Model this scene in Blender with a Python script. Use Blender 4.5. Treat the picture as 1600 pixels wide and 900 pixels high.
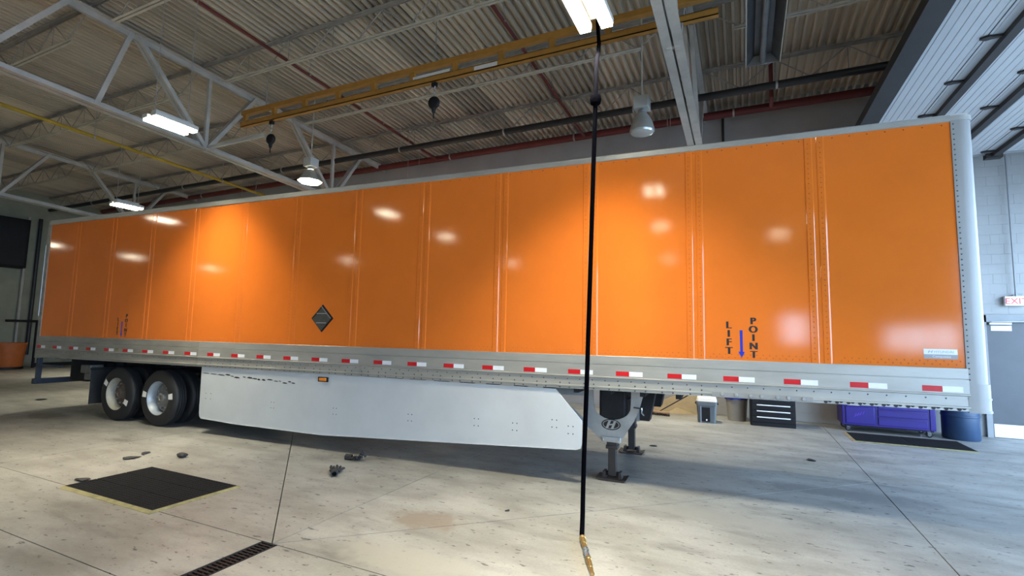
import bpy, bmesh, math, random
from mathutils import Vector, Matrix, Quaternion

# ------------------------------------------------------------------ clear, camera, world, exposure
for o in list(bpy.data.objects):
    bpy.data.objects.remove(o, do_unlink=True)
scene = bpy.context.scene
COL = scene.collection
random.seed(7)
TH = math.radians(2.7)            # the trailer stands 2.7 degrees askew to the building


def rotz(p, a=TH):
    return Vector((p[0] * math.cos(a) - p[1] * math.sin(a), p[0] * math.sin(a) + p[1] * math.cos(a), p[2]))


cam_d = bpy.data.cameras.new('camera')
cam_d.sensor_width = 36.0
cam_d.lens = 768.2 / 1600 * 36.0
cam_d.clip_end = 200
cam = bpy.data.objects.new('camera', cam_d)
COL.objects.link(cam)
Rcam = (Matrix.Rotation(0.3911 + TH, 3, 'Z') @ Matrix.Rotation(0.0936, 3, 'X') @ Matrix.Rotation(-0.0202, 3, 'Y'))
rgt, fwd, upv = Rcam @ Vector((1, 0, 0)), Rcam @ Vector((0, 1, 0)), Rcam @ Vector((0, 0, 1))
m3 = Matrix((rgt, upv, -fwd)).transposed()
cam.matrix_world = Matrix.Translation((-1.9217, -6.0763, 1.8123)) @ m3.to_4x4()
scene.camera = cam

SKY = (0.50, 0.72, 1.0)
SKY_STRENGTH = 15.0
world = bpy.data.worlds.new('daylight')
scene.world = world
world.use_nodes = True
bg = world.node_tree.nodes['Background']
bg.inputs['Color'].default_value = (*SKY, 1)
bg.inputs['Strength'].default_value = SKY_STRENGTH

LAMP_COLOR = (1.0, 0.93, 0.70)
LAMP_POWER = 96.0
LAMP_SPREAD = 92.0
LENS_GLOW = 32.0
vs = scene.view_settings
vs.view_transform = 'Standard'
vs.look = 'None'
vs.exposure = 0.0
vs.gamma = 1.0
vs.use_curve_mapping = False
cy = scene.cycles
cy.use_denoising = True
cy.max_bounces = 7
cy.diffuse_bounces = 4
cy.glossy_bounces = 4
cy.sample_clamp_indirect = 6.0
cy.caustics_reflective = False
cy.caustics_refractive = False

# daylight portal in the open door (helps the renderer sample the sky; gives no light of its own)
for pw, py in ((6.3, 3.05), (6.0, -4.3), (4.4, -10.4)):
    pd = bpy.data.lights.new('door_portal', 'AREA')
    pd.shape = 'RECTANGLE'
    pd.size = pw
    pd.size_y = 4.7
    pd.cycles.is_portal = True
    po = bpy.data.objects.new('door_portal', pd)
    COL.objects.link(po)
    po.location = (5.42, py, 2.35)
    po.rotation_euler = (math.radians(90), 0, math.radians(90))


# ------------------------------------------------------------------ mesh helpers
class MB:
    def __init__(self):
        self.v, self.f = [], []

    def add(self, vs, fs):
        b = len(self.v)
        self.v += [tuple(p) for p in vs]
        self.f += [tuple(i + b for i in f) for f in fs]
        return self

    def box(self, x0, x1, y0, y1, z0, z1):
        return self.add([(x0, y0, z0), (x1, y0, z0), (x1, y1, z0), (x0, y1, z0), (x0, y0, z1), (x1, y0, z1), (x1, y1, z1), (x0, y1, z1)],
                        [(0, 3, 2, 1), (4, 5, 6, 7), (0, 1, 5, 4), (1, 2, 6, 5), (2, 3, 7, 6), (3, 0, 4, 7)])

    def beam(self, p0, p1, w, h, side=None, off=(0, 0)):
        """box from p0 to p1; w across 'side', h across the third axis"""
        p0, p1 = Vector(p0), Vector(p1)
        d = (p1 - p0).normalized()
        s = Vector(side) if side else (Vector((0, 0, 1)).cross(d) if abs(d.z) < 0.99 else Vector((1, 0, 0)))
        s = (s - d * s.dot(d)).normalized()
        u = d.cross(s)
        c = s * off[0] + u * off[1]
        q = [p + c + s * a * w / 2 + u * b * h / 2 for p in (p0, p1) for a, b in ((-1, -1), (1, -1), (1, 1), (-1, 1))]
        return self.add(q, [(0, 3, 2, 1), (4, 5, 6, 7), (0, 1, 5, 4), (1, 2, 6, 5), (2, 3, 7, 6), (3, 0, 4, 7)])

    def prism(self, poly, a, b, axis='y', poly2=None):
        n = len(poly)
        g = {'x': lambda p, t: (t, p[0], p[1]), 'y': lambda p, t: (p[0], t, p[1]), 'z': lambda p, t: (p[0], p[1], t)}[axis]
        q = [g(p, a) for p in poly] + [g(p, b) for p in (poly2 or poly)]
        return self.add(q, [tuple(range(n)), tuple(range(2 * n - 1, n - 1, -1))] + [(i, (i + 1) % n, n + (i + 1) % n, n + i) for i in range(n)])

    def tube(self, pts, r, n=10, caps=True):
        pts = [Vector(p) for p in pts]
        rs = r if isinstance(r, (list, tuple)) else [r] * len(pts)
        vs, fs = [], []
        ref = None
        for i, p in enumerate(pts):
            d = (pts[min(i + 1, len(pts) - 1)] - pts[max(i - 1, 0)]).normalized()
            if ref is None:
                ref = Vector((0, 0, 1)) if abs(d.z) < 0.9 else Vector((1, 0, 0))
            s = (ref - d * ref.dot(d)).normalized()
            ref = s
            t = d.cross(s)
            for k in range(n):
                a = 2 * math.pi * k / n
                vs.append(p + (s * math.cos(a) + t * math.sin(a)) * rs[i])
        for i in range(len(pts) - 1):
            for k in range(n):
                fs.append((i * n + k, i * n + (k + 1) % n, (i + 1) * n + (k + 1) % n, (i + 1) * n + k))
        if caps:
            fs.append(tuple(range(n - 1, -1, -1)))
            fs.append(tuple(range((len(pts) - 1) * n, len(pts) * n)))
        return self.add(vs, fs)

    def lathe(self, prof, n=32, c=(0, 0, 0), axis='z', close=False):
        vs, fs = [], []
        for r, t in prof:
            for k in range(n):
                a = 2 * math.pi * k / n
                x, y = r * math.cos(a), r * math.sin(a)
                p = {'z': (x, y, t), 'y': (x, t, y), 'x': (t, x, y)}[axis]
                vs.append((p[0] + c[0], p[1] + c[1], p[2] + c[2]))
        m = len(prof)
        for i in range(m if close else m - 1):
            j = (i + 1) % m
            for k in range(n):
                fs.append((i * n + k, i * n + (k + 1) % n, j * n + (k + 1) % n, j * n + k))
        if not close:
            fs.append(tuple(range(n - 1, -1, -1)))
            fs.append(tuple(range((m - 1) * n, m * n)))
        return self.add(vs, fs)

    def dome(self, c, r, h, ax, n=6):
        """small rivet head: n-sided cap standing along vector ax"""
        ax = Vector(ax)
        s = Vector((0, 0, 1)) if abs(ax.z) < 0.9 else Vector((1, 0, 0))
        t = ax.cross(s)
        c = Vector(c)
        vs = [c + (s * math.cos(2 * math.pi * k / n) + t * math.sin(2 * math.pi * k / n)) * r for k in range(n)]
        vs += [c + ax * h + (s * math.cos(2 * math.pi * k / n) + t * math.sin(2 * math.pi * k / n)) * r * 0.55 for k in range(n)]
        return self.add(vs, [(k, (k + 1) % n, n + (k + 1) % n, n + k) for k in range(n)] + [tuple(range(n, 2 * n))])

    def mesh(self, name, recalc=True, sharp=38):
        me = bpy.data.meshes.new(name)
        me.from_pydata([tuple(p) for p in self.v], [], self.f)
        bm = bmesh.new()
        bm.from_mesh(me)
        if recalc:
            bmesh.ops.recalc_face_normals(bm, faces=bm.faces)
        lim = math.radians(sharp)
        for f in bm.faces:
            f.smooth = True
        for e in bm.edges:
            if len(e.link_faces) != 2 or e.calc_face_angle(0) > lim:
                e.smooth = False
        bm.to_mesh(me)
        bm.free()
        return me


def link(name, me, m, parent=None):
    o = bpy.data.objects.new(name, me)
    COL.objects.link(o)
    if m is not None and len(me.materials) == 0:
        me.materials.append(m)
    if parent is not None:
        o.parent = parent
    return o


def obj(name, mb, m, parent=None, bevel=0, recalc=True, sharp=38, kind=None):
    o = link(name, mb.mesh(name, recalc, sharp), m, parent)
    if bevel:
        md = o.modifiers.new('bevel', 'BEVEL')
        md.width = bevel
        md.segments = 2
        md.limit_method = 'ANGLE'
    if kind:
        o['kind'] = kind
    return o


def tag(o, label, cat, group=None, kind=None):
    o['label'] = label
    o['category'] = cat
    if group:
        o['group'] = group
    if kind:
        o['kind'] = kind
    return o


def thing(name, label, cat, loc=(0, 0, 0), rz=0, group=None, kind=None):
    o = bpy.data.objects.new(name, None)
    COL.objects.link(o)
    o.location = loc
    o.rotation_euler = (0, 0, rz)
    o.empty_display_size = 0.2
    return tag(o, label, cat, group, kind)


def copy_tree(o, parent=None):
    c = o.copy()
    COL.objects.link(c)
    c.parent = parent
    for ch in o.children:
        copy_tree(ch, c)
    return c


def text_mb(s, size, place, extrude=0.0, align='CENTER', shear=0.0):
    cu = bpy.data.curves.new('lettering', 'FONT')
    cu.body = s
    cu.size = size
    cu.align_x = align
    cu.shear = shear
    cu.resolution_u = 3
    t = bpy.data.objects.new('lettering', cu)
    COL.objects.link(t)
    dg = bpy.context.evaluated_depsgraph_get()
    me = bpy.data.meshes.new_from_object(t.evaluated_get(dg))
    mb = MB()
    mb.add([place(v.co.x, v.co.y) for v in me.vertices], [tuple(p.vertices) for p in me.polygons])
    bpy.data.objects.remove(t, do_unlink=True)
    bpy.data.meshes.remove(me)
    return mb


# ------------------------------------------------------------------ materials
def mat(name, col, rough=0.5, metal=0.0, var=0.0, scale=4.0, bump=0.0, bscale=60.0, stretch=(1, 1, 1), col2=None, coat=0.0, spec=0.5):
    m = bpy.data.materials.new(name)
    m.use_nodes = True
    nt = m.node_tree
    b = nt.nodes['Principled BSDF']
    b.inputs['Base Color'].default_value = (*col, 1)
    b.inputs['Roughness'].default_value = rough
    b.inputs['Metallic'].default_value = metal
    b.inputs['Coat Weight'].default_value = coat
    b.inputs['Coat Roughness'].default_value = 0.06
    b.inputs['Specular IOR Level'].default_value = spec
    geo = nt.nodes.new('ShaderNodeNewGeometry')
    mp = nt.nodes.new('ShaderNodeMapping')
    mp.inputs['Scale'].default_value = stretch
    nt.links.new(geo.outputs['Position'], mp.inputs['Vector'])
    if var or col2:
        no = nt.nodes.new('ShaderNodeTexNoise')
        no.inputs['Scale'].default_value = scale
        no.inputs['Detail'].default_value = 6
        no.inputs['Roughness'].default_value = 0.62
        nt.links.new(mp.outputs[0], no.inputs['Vector'])
        rp = nt.nodes.new('ShaderNodeValToRGB')
        rp.color_ramp.elements[0].position = 0.3
        rp.color_ramp.elements[1].position = 0.7
        c2 = col2 or tuple(c * (1 - var) for c in col)
        c1 = col if col2 else tuple(min(1, c * (1 + var * 0.5)) for c in col)
        rp.color_ramp.elements[0].color = (*c2, 1)
        rp.color_ramp.elements[1].color = (*c1, 1)
        nt.links.new(no.outputs['Fac'], rp.inputs['Fac'])
        nt.links.new(rp.outputs['Color'], b.inputs['Base Color'])
    if bump:
        n2 = nt.nodes.new('ShaderNodeTexNoise')
        n2.inputs['Scale'].default_value = bscale
        n2.inputs['Detail'].default_value = 3
        nt.links.new(mp.outputs[0], n2.inputs['Vector'])
        bp = nt.nodes.new('ShaderNodeBump')
        bp.inputs['Strength'].default_value = bump
        bp.inputs['Distance'].default_value = 0.004
        nt.links.new(n2.outputs['Fac'], bp.inputs['Height'])
        nt.links.new(bp.outputs['Normal'], b.inputs['Normal'])
    return m


def emit(name, col, strength):
    m = bpy.data.materials.new(name)
    m.use_nodes = True
    nt = m.node_tree
    b = nt.nodes['Principled BSDF']
    b.inputs['Base Color'].default_value = (0.8, 0.8, 0.8, 1)
    b.inputs['Emission Color'].default_value = (*col, 1)
    b.inputs['Emission Strength'].default_value = strength
    return m


def concrete():
    m = mat('polished_concrete', (0.42, 0.405, 0.36), 0.42)
    nt = m.node_tree
    b = nt.nodes['Principled BSDF']
    L, N = nt.links.new, nt.nodes.new
    geo = N('ShaderNodeNewGeometry')

    def noise(scale, detail, stretch=(1, 1, 1)):
        mp = N('ShaderNodeMapping')
        mp.inputs['Scale'].default_value = stretch
        L(geo.outputs['Position'], mp.inputs['Vector'])
        n = N('ShaderNodeTexNoise')
        n.inputs['Scale'].default_value = scale
        n.inputs['Detail'].default_value = detail
        n.inputs['Roughness'].default_value = 0.6
        L(mp.outputs[0], n.inputs['Vector'])
        return n.outputs['Fac']

    def ramp(fac, a, b_, ca, cb):
        r = N('ShaderNodeValToRGB')
        r.color_ramp.elements[0].position = a
        r.color_ramp.elements[1].position = b_
        r.color_ramp.elements[0].color = (*ca, 1)
        r.color_ramp.elements[1].color = (*cb, 1)
        L(fac, r.inputs['Fac'])
        return r.outputs['Color']

    def mix(fac, a, c, mode='MIX'):
        x = N('ShaderNodeMix')
        x.data_type = 'RGBA'
        x.blend_type = mode
        if isinstance(fac, float):
            x.inputs['Factor'].default_value = fac
        else:
            L(fac, x.inputs['Factor'])
        for s, v in (('A', a), ('B', c)):
            sk = [i for i in x.inputs if i.name == s and i.type == 'RGBA'][0]
            if isinstance(v, tuple):
                sk.default_value = (*v, 1)
            else:
                L(v, sk)
        return [o for o in x.outputs if o.type == 'RGBA'][0]

    base = ramp(noise(0.35, 5), 0.3, 0.72, (0.255, 0.252, 0.240), (0.365, 0.362, 0.348))
    blot = ramp(noise(1.6, 7, (0.7, 1.6, 1)), 0.35, 0.62, (0.66, 0.65, 0.63), (1.08, 1.08, 1.08))
    c = mix(0.85, base, blot, 'MULTIPLY')
    fine = ramp(noise(40, 5), 0.3, 0.7, (0.88, 0.88, 0.88), (1.06, 1.06, 1.06))
    c = mix(0.8, c, fine, 'MULTIPLY')
    # tyre marks and dark flecks
    fl = ramp(noise(7.5, 8, (1.0, 2.2, 1)), 0.615, 0.655, (1, 1, 1), (0.16, 0.16, 0.17))
    c = mix(0.85, c, fl, 'MULTIPLY')
    fl2 = ramp(noise(21.0, 3, (0.7, 1.6, 1)), 0.675, 0.695, (1, 1, 1), (0.14, 0.14, 0.15))
    c = mix(0.85, c, fl2, 'MULTIPLY')
    sm = ramp(noise(2.6, 4, (0.5, 1.5, 1)), 0.55, 0.74, (1, 1, 1), (0.48, 0.48, 0.49))
    c = mix(0.7, c, sm, 'MULTIPLY')
    # stains that lie on the slab
    for cx, cyy, rx, ry, col in ((-4.72, -1.92, 0.42, 0.24, (0.19, 0.155, 0.125)), (-14.6, -0.9, 0.7, 0.3, (0.12, 0.115, 0.10)), (-9.3, -0.75, 1.2, 0.10, (0.22, 0.21, 0.19)),
                                 (-2.2, -0.45, 1.0, 0.22, (0.27, 0.265, 0.25)), (-4.6, -0.2, 0.4, 0.1, (0.22, 0.21, 0.19)), (-0.9, 1.1, 1.0, 0.25, (0.16, 0.16, 0.16)), (-4.4, -2.7, 0.7, 0.25, (0.3, 0.29, 0.26))):
        mp = N('ShaderNodeMapping')
        mp.vector_type = 'TEXTURE'
        mp.inputs['Location'].default_value = (cx, cyy, 0)
        mp.inputs['Scale'].default_value = (rx, ry, 1)
        L(geo.outputs['Position'], mp.inputs['Vector'])
        ln = N('ShaderNodeVectorMath')
        ln.operation = 'LENGTH'
        L(mp.outputs[0], ln.inputs[0])
        ad = N('ShaderNodeMath')
        ad.operation = 'MULTIPLY_ADD'
        L(noise(5.0, 6), ad.inputs[0])
        ad.inputs[1].default_value = 1.7
        L(ln.outputs['Value'], ad.inputs[2])
        r = N('ShaderNodeMapRange')
        r.inputs['From Min'].default_value = 1.45
        r.inputs['From Max'].default_value = 1.95
        r.inputs['To Min'].default_value = 0.85
        r.inputs['To Max'].default_value = 0.0
        L(ad.outputs[0], r.inputs['Value'])
        c = mix(r.outputs[0], c, col)
    L(c, b.inputs['Base Color'])
    rr = N('ShaderNodeMapRange')
    rr.inputs['To Min'].default_value = 0.30
    rr.inputs['To Max'].default_value = 0.58
    L(noise(2.2, 5), rr.inputs['Value'])
    L(rr.outputs[0], b.inputs['Roughness'])
    bp = N('ShaderNodeBump')
    bp.inputs['Strength'].default_value = 0.15
    bp.inputs['Distance'].default_value = 0.004
    L(noise(70, 4), bp.inputs['Height'])
    L(bp.outputs['Normal'], b.inputs['Normal'])
    return m


def orange_paint():
    m = mat('glossy_orange_paint', (0.73, 0.176, 0.022), 0.075, var=0.06, scale=1.2, bump=0.035, bscale=90, spec=0.5)
    return m


def deck_mat():
    m = mat('weathered_deck', (0.55, 0.475, 0.375), 0.65, var=0.22, scale=1.6, stretch=(0.9, 0.12, 1))
    nt = m.node_tree
    b = nt.nodes['Principled BSDF']
    inf = nt.nodes.new('ShaderNodeObjectInfo')
    mr = nt.nodes.new('ShaderNodeMapRange')
    mr.inputs['To Min'].default_value = 0.75
    mr.inputs['To Max'].default_value = 1.25
    nt.links.new(inf.outputs['Random'], mr.inputs['Value'])
    src = b.inputs['Base Color'].links[0].from_socket
    mx = nt.nodes.new('ShaderNodeVectorMath')
    mx.operation = 'SCALE'
    nt.links.new(src, mx.inputs[0])
    nt.links.new(mr.outputs[0], mx.inputs['Scale'])
    nt.links.new(mx.outputs[0], b.inputs['Base Color'])
    return m


def block_wall():
    m = mat('painted_block', (0.40, 0.40, 0.395), 0.6, var=0.12, scale=1.5)
    nt = m.node_tree
    b = nt.nodes['Principled BSDF']
    geo = nt.nodes.new('ShaderNodeNewGeometry')
    sx = nt.nodes.new('ShaderNodeSeparateXYZ')
    cx = nt.nodes.new('ShaderNodeCombineXYZ')
    ad = nt.nodes.new('ShaderNodeMath')
    nt.links.new(geo.outputs['Position'], sx.inputs[0])
    nt.links.new(sx.outputs[0], ad.inputs[0])
    nt.links.new(sx.outputs[1], ad.inputs[1])
    nt.links.new(ad.outputs[0], cx.inputs[0])
    nt.links.new(sx.outputs[2], cx.inputs[1])
    br = nt.nodes.new('ShaderNodeTexBrick')
    br.inputs['Scale'].default_value = 1.0
    br.inputs['Brick Width'].default_value = 0.4
    br.inputs['Row Height'].default_value = 0.2
    br.inputs['Mortar Size'].default_value = 0.006
    br.inputs['Color1'].default_value = (1, 1, 1, 1)
    br.inputs['Color2'].default_value = (1, 1, 1, 1)
    br.inputs['Mortar'].default_value = (0, 0, 0, 1)
    nt.links.new(cx.outputs[0], br.inputs['Vector'])
    bp = nt.nodes.new('ShaderNodeBump')
    bp.inputs['Strength'].default_value = 0.5
    bp.inputs['Distance'].default_value = 0.004
    nt.links.new(br.outputs['Color'], bp.inputs['Height'])
    nt.links.new(bp.outputs['Normal'], b.inputs['Normal'])
    return m


M = dict(
    concrete=concrete(), joint=mat('dark_joint', (0.03, 0.03, 0.03), 0.9, var=0.3),
    deck=deck_mat(), block=block_wall(), steel=mat('grey_painted_steel', (0.50, 0.48, 0.45), 0.5, var=0.2, scale=3),
    joist=mat('dull_grey_joist_steel', (0.36, 0.33, 0.30), 0.6, var=0.25, scale=4), chord=mat('pale_joist_chord', (0.55, 0.52, 0.45), 0.55, var=0.15, scale=4),
    orange=orange_paint(), alum=mat('mill_aluminium', (0.43, 0.425, 0.40), 0.42, 0.45, var=0.18, scale=2.5, stretch=(0.5, 1, 2)),
    dirty_alum=mat('grimy_aluminium_rail', (0.33, 0.318, 0.285), 0.5, 0.35, var=0.3, scale=3.0, stretch=(0.4, 1, 2)),
    post=mat('bright_aluminium', (0.31, 0.31, 0.305), 0.5, 0.25, var=0.1, scale=5, stretch=(1, 1, 0.3)),
    white=mat('white_skirt_plastic', (0.54, 0.565, 0.59), 0.4, var=0.08, scale=1.5), black=mat('black_rubber', (0.018, 0.018, 0.02), 0.65, var=0.3, scale=20, bump=0.2),
    tyre=mat('tyre_rubber', (0.014, 0.014, 0.016), 0.6, var=0.3, scale=8, bump=0.15), under=mat('dark_underframe_paint', (0.016, 0.016, 0.018), 0.7, spec=0.25, var=0.3, scale=6),
    bluesteel=mat('dark_blue_steel', (0.03, 0.04, 0.06), 0.5, var=0.3, scale=8), rimwhite=mat('galvanised_rim', (0.36, 0.40, 0.44), 0.4, 0.2, var=0.15, scale=14),
    rimcream=mat('cream_rim', (0.40, 0.37, 0.30), 0.5, var=0.2, scale=14), disc=mat('dull_wheel_disc', (0.22, 0.215, 0.20), 0.5, 0.4, var=0.25, scale=10), hub=mat('rusty_hub', (0.10, 0.075, 0.06), 0.7, var=0.4, scale=12),
    red=mat('red_reflective_tape', (0.55, 0.012, 0.018), 0.3, var=0.1, scale=30), tapewhite=mat('white_reflective_tape', (0.80, 0.82, 0.86), 0.3, var=0.05, scale=30),
    paper=mat('white_paper_label', (0.78, 0.76, 0.72), 0.6, var=0.08, scale=30), ink=mat('black_lettering', (0.015, 0.012, 0.012), 0.5), blueink=mat('blue_arrow_paint', (0.01, 0.03, 0.42), 0.4),
    greyink=mat('grey_logo_print', (0.30, 0.36, 0.46), 0.5), labelgrey=mat('grey_label_band', (0.33, 0.33, 0.36), 0.5), amber=mat('amber_lens', (0.75, 0.22, 0.01), 0.2),
    placard=mat('dark_placard_metal', (0.085, 0.085, 0.075), 0.5, 0.3, var=0.25, scale=15), gear=mat('galvanised_plate', (0.42, 0.43, 0.43), 0.45, 0.45, var=0.2, scale=5), leg=mat('brown_black_leg_paint', (0.035, 0.028, 0.027), 0.55, var=0.3, scale=8),
    rail=mat('ochre_rail_paint', (0.42, 0.20, 0.035), 0.5, var=0.15, scale=6), redpipe=mat('red_sprinkler_pipe', (0.14, 0.022, 0.022), 0.5, var=0.2, scale=5), blackpipe=mat('black_iron_pipe', (0.02, 0.02, 0.022), 0.45, var=0.2, scale=5),
    yellow=mat('yellow_gas_pipe', (0.50, 0.33, 0.03), 0.5, var=0.15, scale=5), galv=mat('galvanised_sheet', (0.45, 0.46, 0.47), 0.35, 0.6, var=0.15, scale=6), tubedark=mat('heater_tube_steel', (0.20, 0.20, 0.21), 0.35, 0.7, var=0.2, scale=6),
    reflector=mat('heater_reflector', (0.13, 0.13, 0.14), 0.4, 0.5, var=0.2, scale=5), doorwhite=mat('white_door_section', (0.52, 0.53, 0.545), 0.45, var=0.05, scale=2), strut=mat('dark_brown_strut', (0.032, 0.027, 0.027), 0.6, var=0.2, scale=6),
    doorgrey=mat('dark_grey_door_paint', (0.085, 0.09, 0.10), 0.38, var=0.1, scale=3), frame=mat('grey_frame_paint', (0.30, 0.31, 0.32), 0.5, var=0.1, scale=4), white_paint=mat('white_paint', (0.8, 0.8, 0.8), 0.4, var=0.05),
    exitred=mat('exit_letter_red', (0.75, 0.05, 0.06), 0.5), purple=mat('purple_powder_coat', (0.024, 0.010, 0.20), 0.4, var=0.1, scale=4), purpledk=mat('dark_purple_recess', (0.022, 0.010, 0.15), 0.45), blackcoat=mat('black_powder_coat', (0.010, 0.010, 0.012), 0.5, spec=0.3, var=0.2, scale=5),
    handle=mat('white_pull_handle', (0.82, 0.83, 0.84), 0.35), chrome=mat('chrome', (0.7, 0.72, 0.74), 0.15, 0.95), cooler=mat('grey_cooler_plastic', (0.13, 0.155, 0.17), 0.5, var=0.15, scale=8), coolerlid=mat('white_cooler_lid', (0.78, 0.75, 0.70), 0.45, var=0.05),
    bluebag=mat('blue_bin_liner', (0.015, 0.025, 0.30), 0.35, var=0.2, scale=14), bingrey=mat('grey_bin_plastic', (0.30, 0.28, 0.25), 0.55, var=0.15, scale=6), bluebin=mat('navy_bin_plastic', (0.022, 0.055, 0.12), 0.4, var=0.15, scale=4),
    mat=mat('black_mat_rubber', (0.010, 0.0105, 0.013), 0.9, spec=0.2, var=0.3, scale=40, bump=0.6, bscale=120), matyellow=mat('worn_yellow_edge', (0.27, 0.245, 0.12), 0.8, var=0.45, scale=9), brass=mat('brass', (0.55, 0.38, 0.15), 0.3, 0.9, var=0.2, scale=30),
    hose=mat('black_hose_rubber', (0.0025, 0.0025, 0.004), 0.9, spec=0.0, var=0.15, scale=30), cardboard=mat('brown_cardboard', (0.36, 0.27, 0.15), 0.8, var=0.2, scale=6), bristle=mat('brown_bristle', (0.06, 0.04, 0.03), 0.9, var=0.4, scale=60), wood=mat('pale_wood', (0.45, 0.28, 0.16), 0.6, var=0.2, scale=20),
    orangebin=mat('orange_drum_plastic', (0.50, 0.13, 0.03), 0.5, var=0.15, scale=5), greenwall=mat('khaki_wall_paint', (0.33, 0.33, 0.255), 0.65, var=0.15, scale=1.5), lampbody=mat('lamp_housing_white', (0.55, 0.55, 0.52), 0.45, var=0.1), bell=mat('ribbed_aluminium_bell', (0.55, 0.54, 0.50), 0.35, 0.5, var=0.1, scale=10),
    glass=mat('lamp_glass', (0.62, 0.66, 0.66), 0.15, 0.3), asphalt=mat('outdoor_concrete', (0.40, 0.40, 0.39), 0.8, var=0.2, scale=1.0), roofw=mat('white_trailer_roof', (0.75, 0.75, 0.74), 0.45, var=0.1), scuff=mat('black_scuff', (0.02, 0.02, 0.022), 0.7),
)

# ------------------------------------------------------------------ the building
XL, XR, YN, YF = -30.3, 5.3, -22.0, 6.8
SL = 0.0417


def deck_z(y):
    return 7.5 + SL * (YF - y)


# floor: concrete slabs parted by saw-cut joints over a dark bed
fl = obj('floor', MB().box(XL - .3, XR + .1, YN - .3, YF + .3, -0.40, -0.145), M['joint'])
tag(fl, 'pale grey concrete floor with saw-cut joints running to the drain', 'floor', kind='structure')


def inset(poly, g=0.005):
    n = len(poly)
    out = []
    for i in range(n):
        p0, p1, p2 = Vector(poly[i - 1]), Vector(poly[i]), Vector(poly[(i + 1) % n])
        d1, d2 = (p1 - p0).normalized(), (p2 - p1).normalized()
        n1, n2 = Vector((-d1.y, d1.x)), Vector((-d2.y, d2.x))
        b = (n1 + n2)
        b = b / max(0.15, b.dot(n1))
        out.append(p1 + b * g)
    return [(p.x, p.y) for p in out]


def slab(poly):
    a = sum(poly[i][0] * poly[(i + 1) % len(poly)][1] - poly[(i + 1) % len(poly)][0] * poly[i][1] for i in range(len(poly)))
    if a < 0:
        poly = poly[::-1]
    obj('slab', MB().prism(inset(poly), -0.15, 0.0, 'z'), M['concrete'], fl)


xs = [XL, -26.22, -21.06, -15.9, -10.74, -5.58, -0.42, XR]
ys = [YN, -17.43, -12.61, -7.79, -2.97, 1.85, YF]
DX0, DX1 = -5.695, -5.515          # trench drain
for i in range(len(xs) - 1):
    for j in range(len(ys) - 1):
        x0, x1, y0, y1 = xs[i], xs[i + 1], ys[j], ys[j + 1]
        if j == 4 and i == 4:
            slab([(x1, y0), (x1, y1), (x0, y1)])
            slab([(x1, y0), (x0, y1), (x0, y0)])
        elif j == 4 and i == 5:
            slab([(x0, y0), (x1, y1), (x0, y1)])
            slab([(x0, y0), (x1, y0), (x1, y1)])
        elif i == 4 and j < 4:
            if j == 3:
                slab([(x0, y0), (DX0, y0), (DX0, -3.87), (x0, -3.87)])
                slab([(x0, -3.87), (DX0, -3.87), (DX0, y1), (x0, y1)])
            else:
                slab([(x0, y0), (DX0, y0), (DX0, y1), (x0, y1)])
        elif i == 5 and j < 4:
            slab([(DX1, y0), (x1, y0), (x1, y1), (DX1, y1)])
        else:
            slab([(x0, y0), (x1, y0), (x1, y1), (x0, y1)])

# ground outside the open door
tag(obj('ground', MB().box(XR, 40, -30, 30, -0.25, -0.02), M['asphalt']), 'grey concrete apron outside the open overhead door', 'ground', kind='structure')

# walls
wf = MB().box(XL - .2, XR + .2, YF + 0.03, YF + 0.3, -.4, 8.2)
wall_far = tag(obj('wall_far', wf, M['block']), 'painted concrete block wall behind the trailer', 'wall', kind='structure')
D0, D1, DT = 2.44, 3.42, 2.38      # personnel door opening


def blocks(x0, x1, z0, z1, skip=None):
    me = MB().box(-0.1988, 0.1988, -0.006, 0.03, -0.0988, 0.0988).mesh('block')
    me.materials.append(M['block'])
    z, r = z0, 0
    while z < z1 - 0.01:
        x = x0 + (0.2 if r % 2 else 0)
        while x < x1 - 0.01:
            if not (skip and x + 0.4 > skip[0] + .02 and x < skip[1] - .02 and z < skip[2]):
                o = link('block', me, None, wall_far)
                o.location = (x + 0.2, YF + 0.03, z + 0.1)
            x += 0.4
        z += 0.2
        r += 1


blocks(1.64, 4.84, 0, 5.8, (D0 - 0.1, D1 + 0.1, DT))
blocks(-4.36, 1.64, 0, 0.8)
tag(obj('wall_left', MB().box(XL - .3, XL, YN, YF + .3, -.4, 9.2), M['greenwall']), 'dull khaki end wall beyond the rear of the trailer', 'wall', kind='structure')
wr = MB()
DY0, DY1, DZ = -0.1, 6.2, 4.7      # open overhead door
wr.box(XR, XR + .3, DY1, YF + .3, -.4, 9.2).box(XR, XR + .3, DY0, DY1, DZ, 9.2).box(XR, XR + .3, -1.3, DY0, -.4, 9.2).box(XR, XR + .3, -7.3, -1.3, DZ, 9.2).box(XR, XR + .3, -8.2, -7.3, -.4, 9.2).box(XR, XR + .3, -12.6, -8.2, DZ, 9.2).box(XR, XR + .3, -13, -12.6, -.4, 9.2)  # third opening, towards the near wall, is unseen and added for its daylight
wr.box(XR, XR + .3, -19.5, -13, -.4, 1.5).box(XR, XR + .3, -19.5, -13, 2.4, 9.2).box(XR, XR + .3, YN - .3, -19.5, -.4, 9.2)
tag(obj('wall_right', wr, M['block']), 'block wall with open overhead doorways and one added opening for daylight', 'wall', kind='structure')
wn = MB()
wn.box(XL - .3, 2.0, YN - .3, YN, -.4, 9.4).box(3.1, XR, YN - .3, YN, -.4, 9.4).box(2.0, 3.1, YN - .3, YN, -.4, 1.7).box(2.0, 3.1, YN - .3, YN, 3.0, 9.4)
tag(obj('wall_near', wn, M['block']), 'block wall at the far end of the neighbouring bays', 'wall', kind='structure')
w1 = MB()
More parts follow.
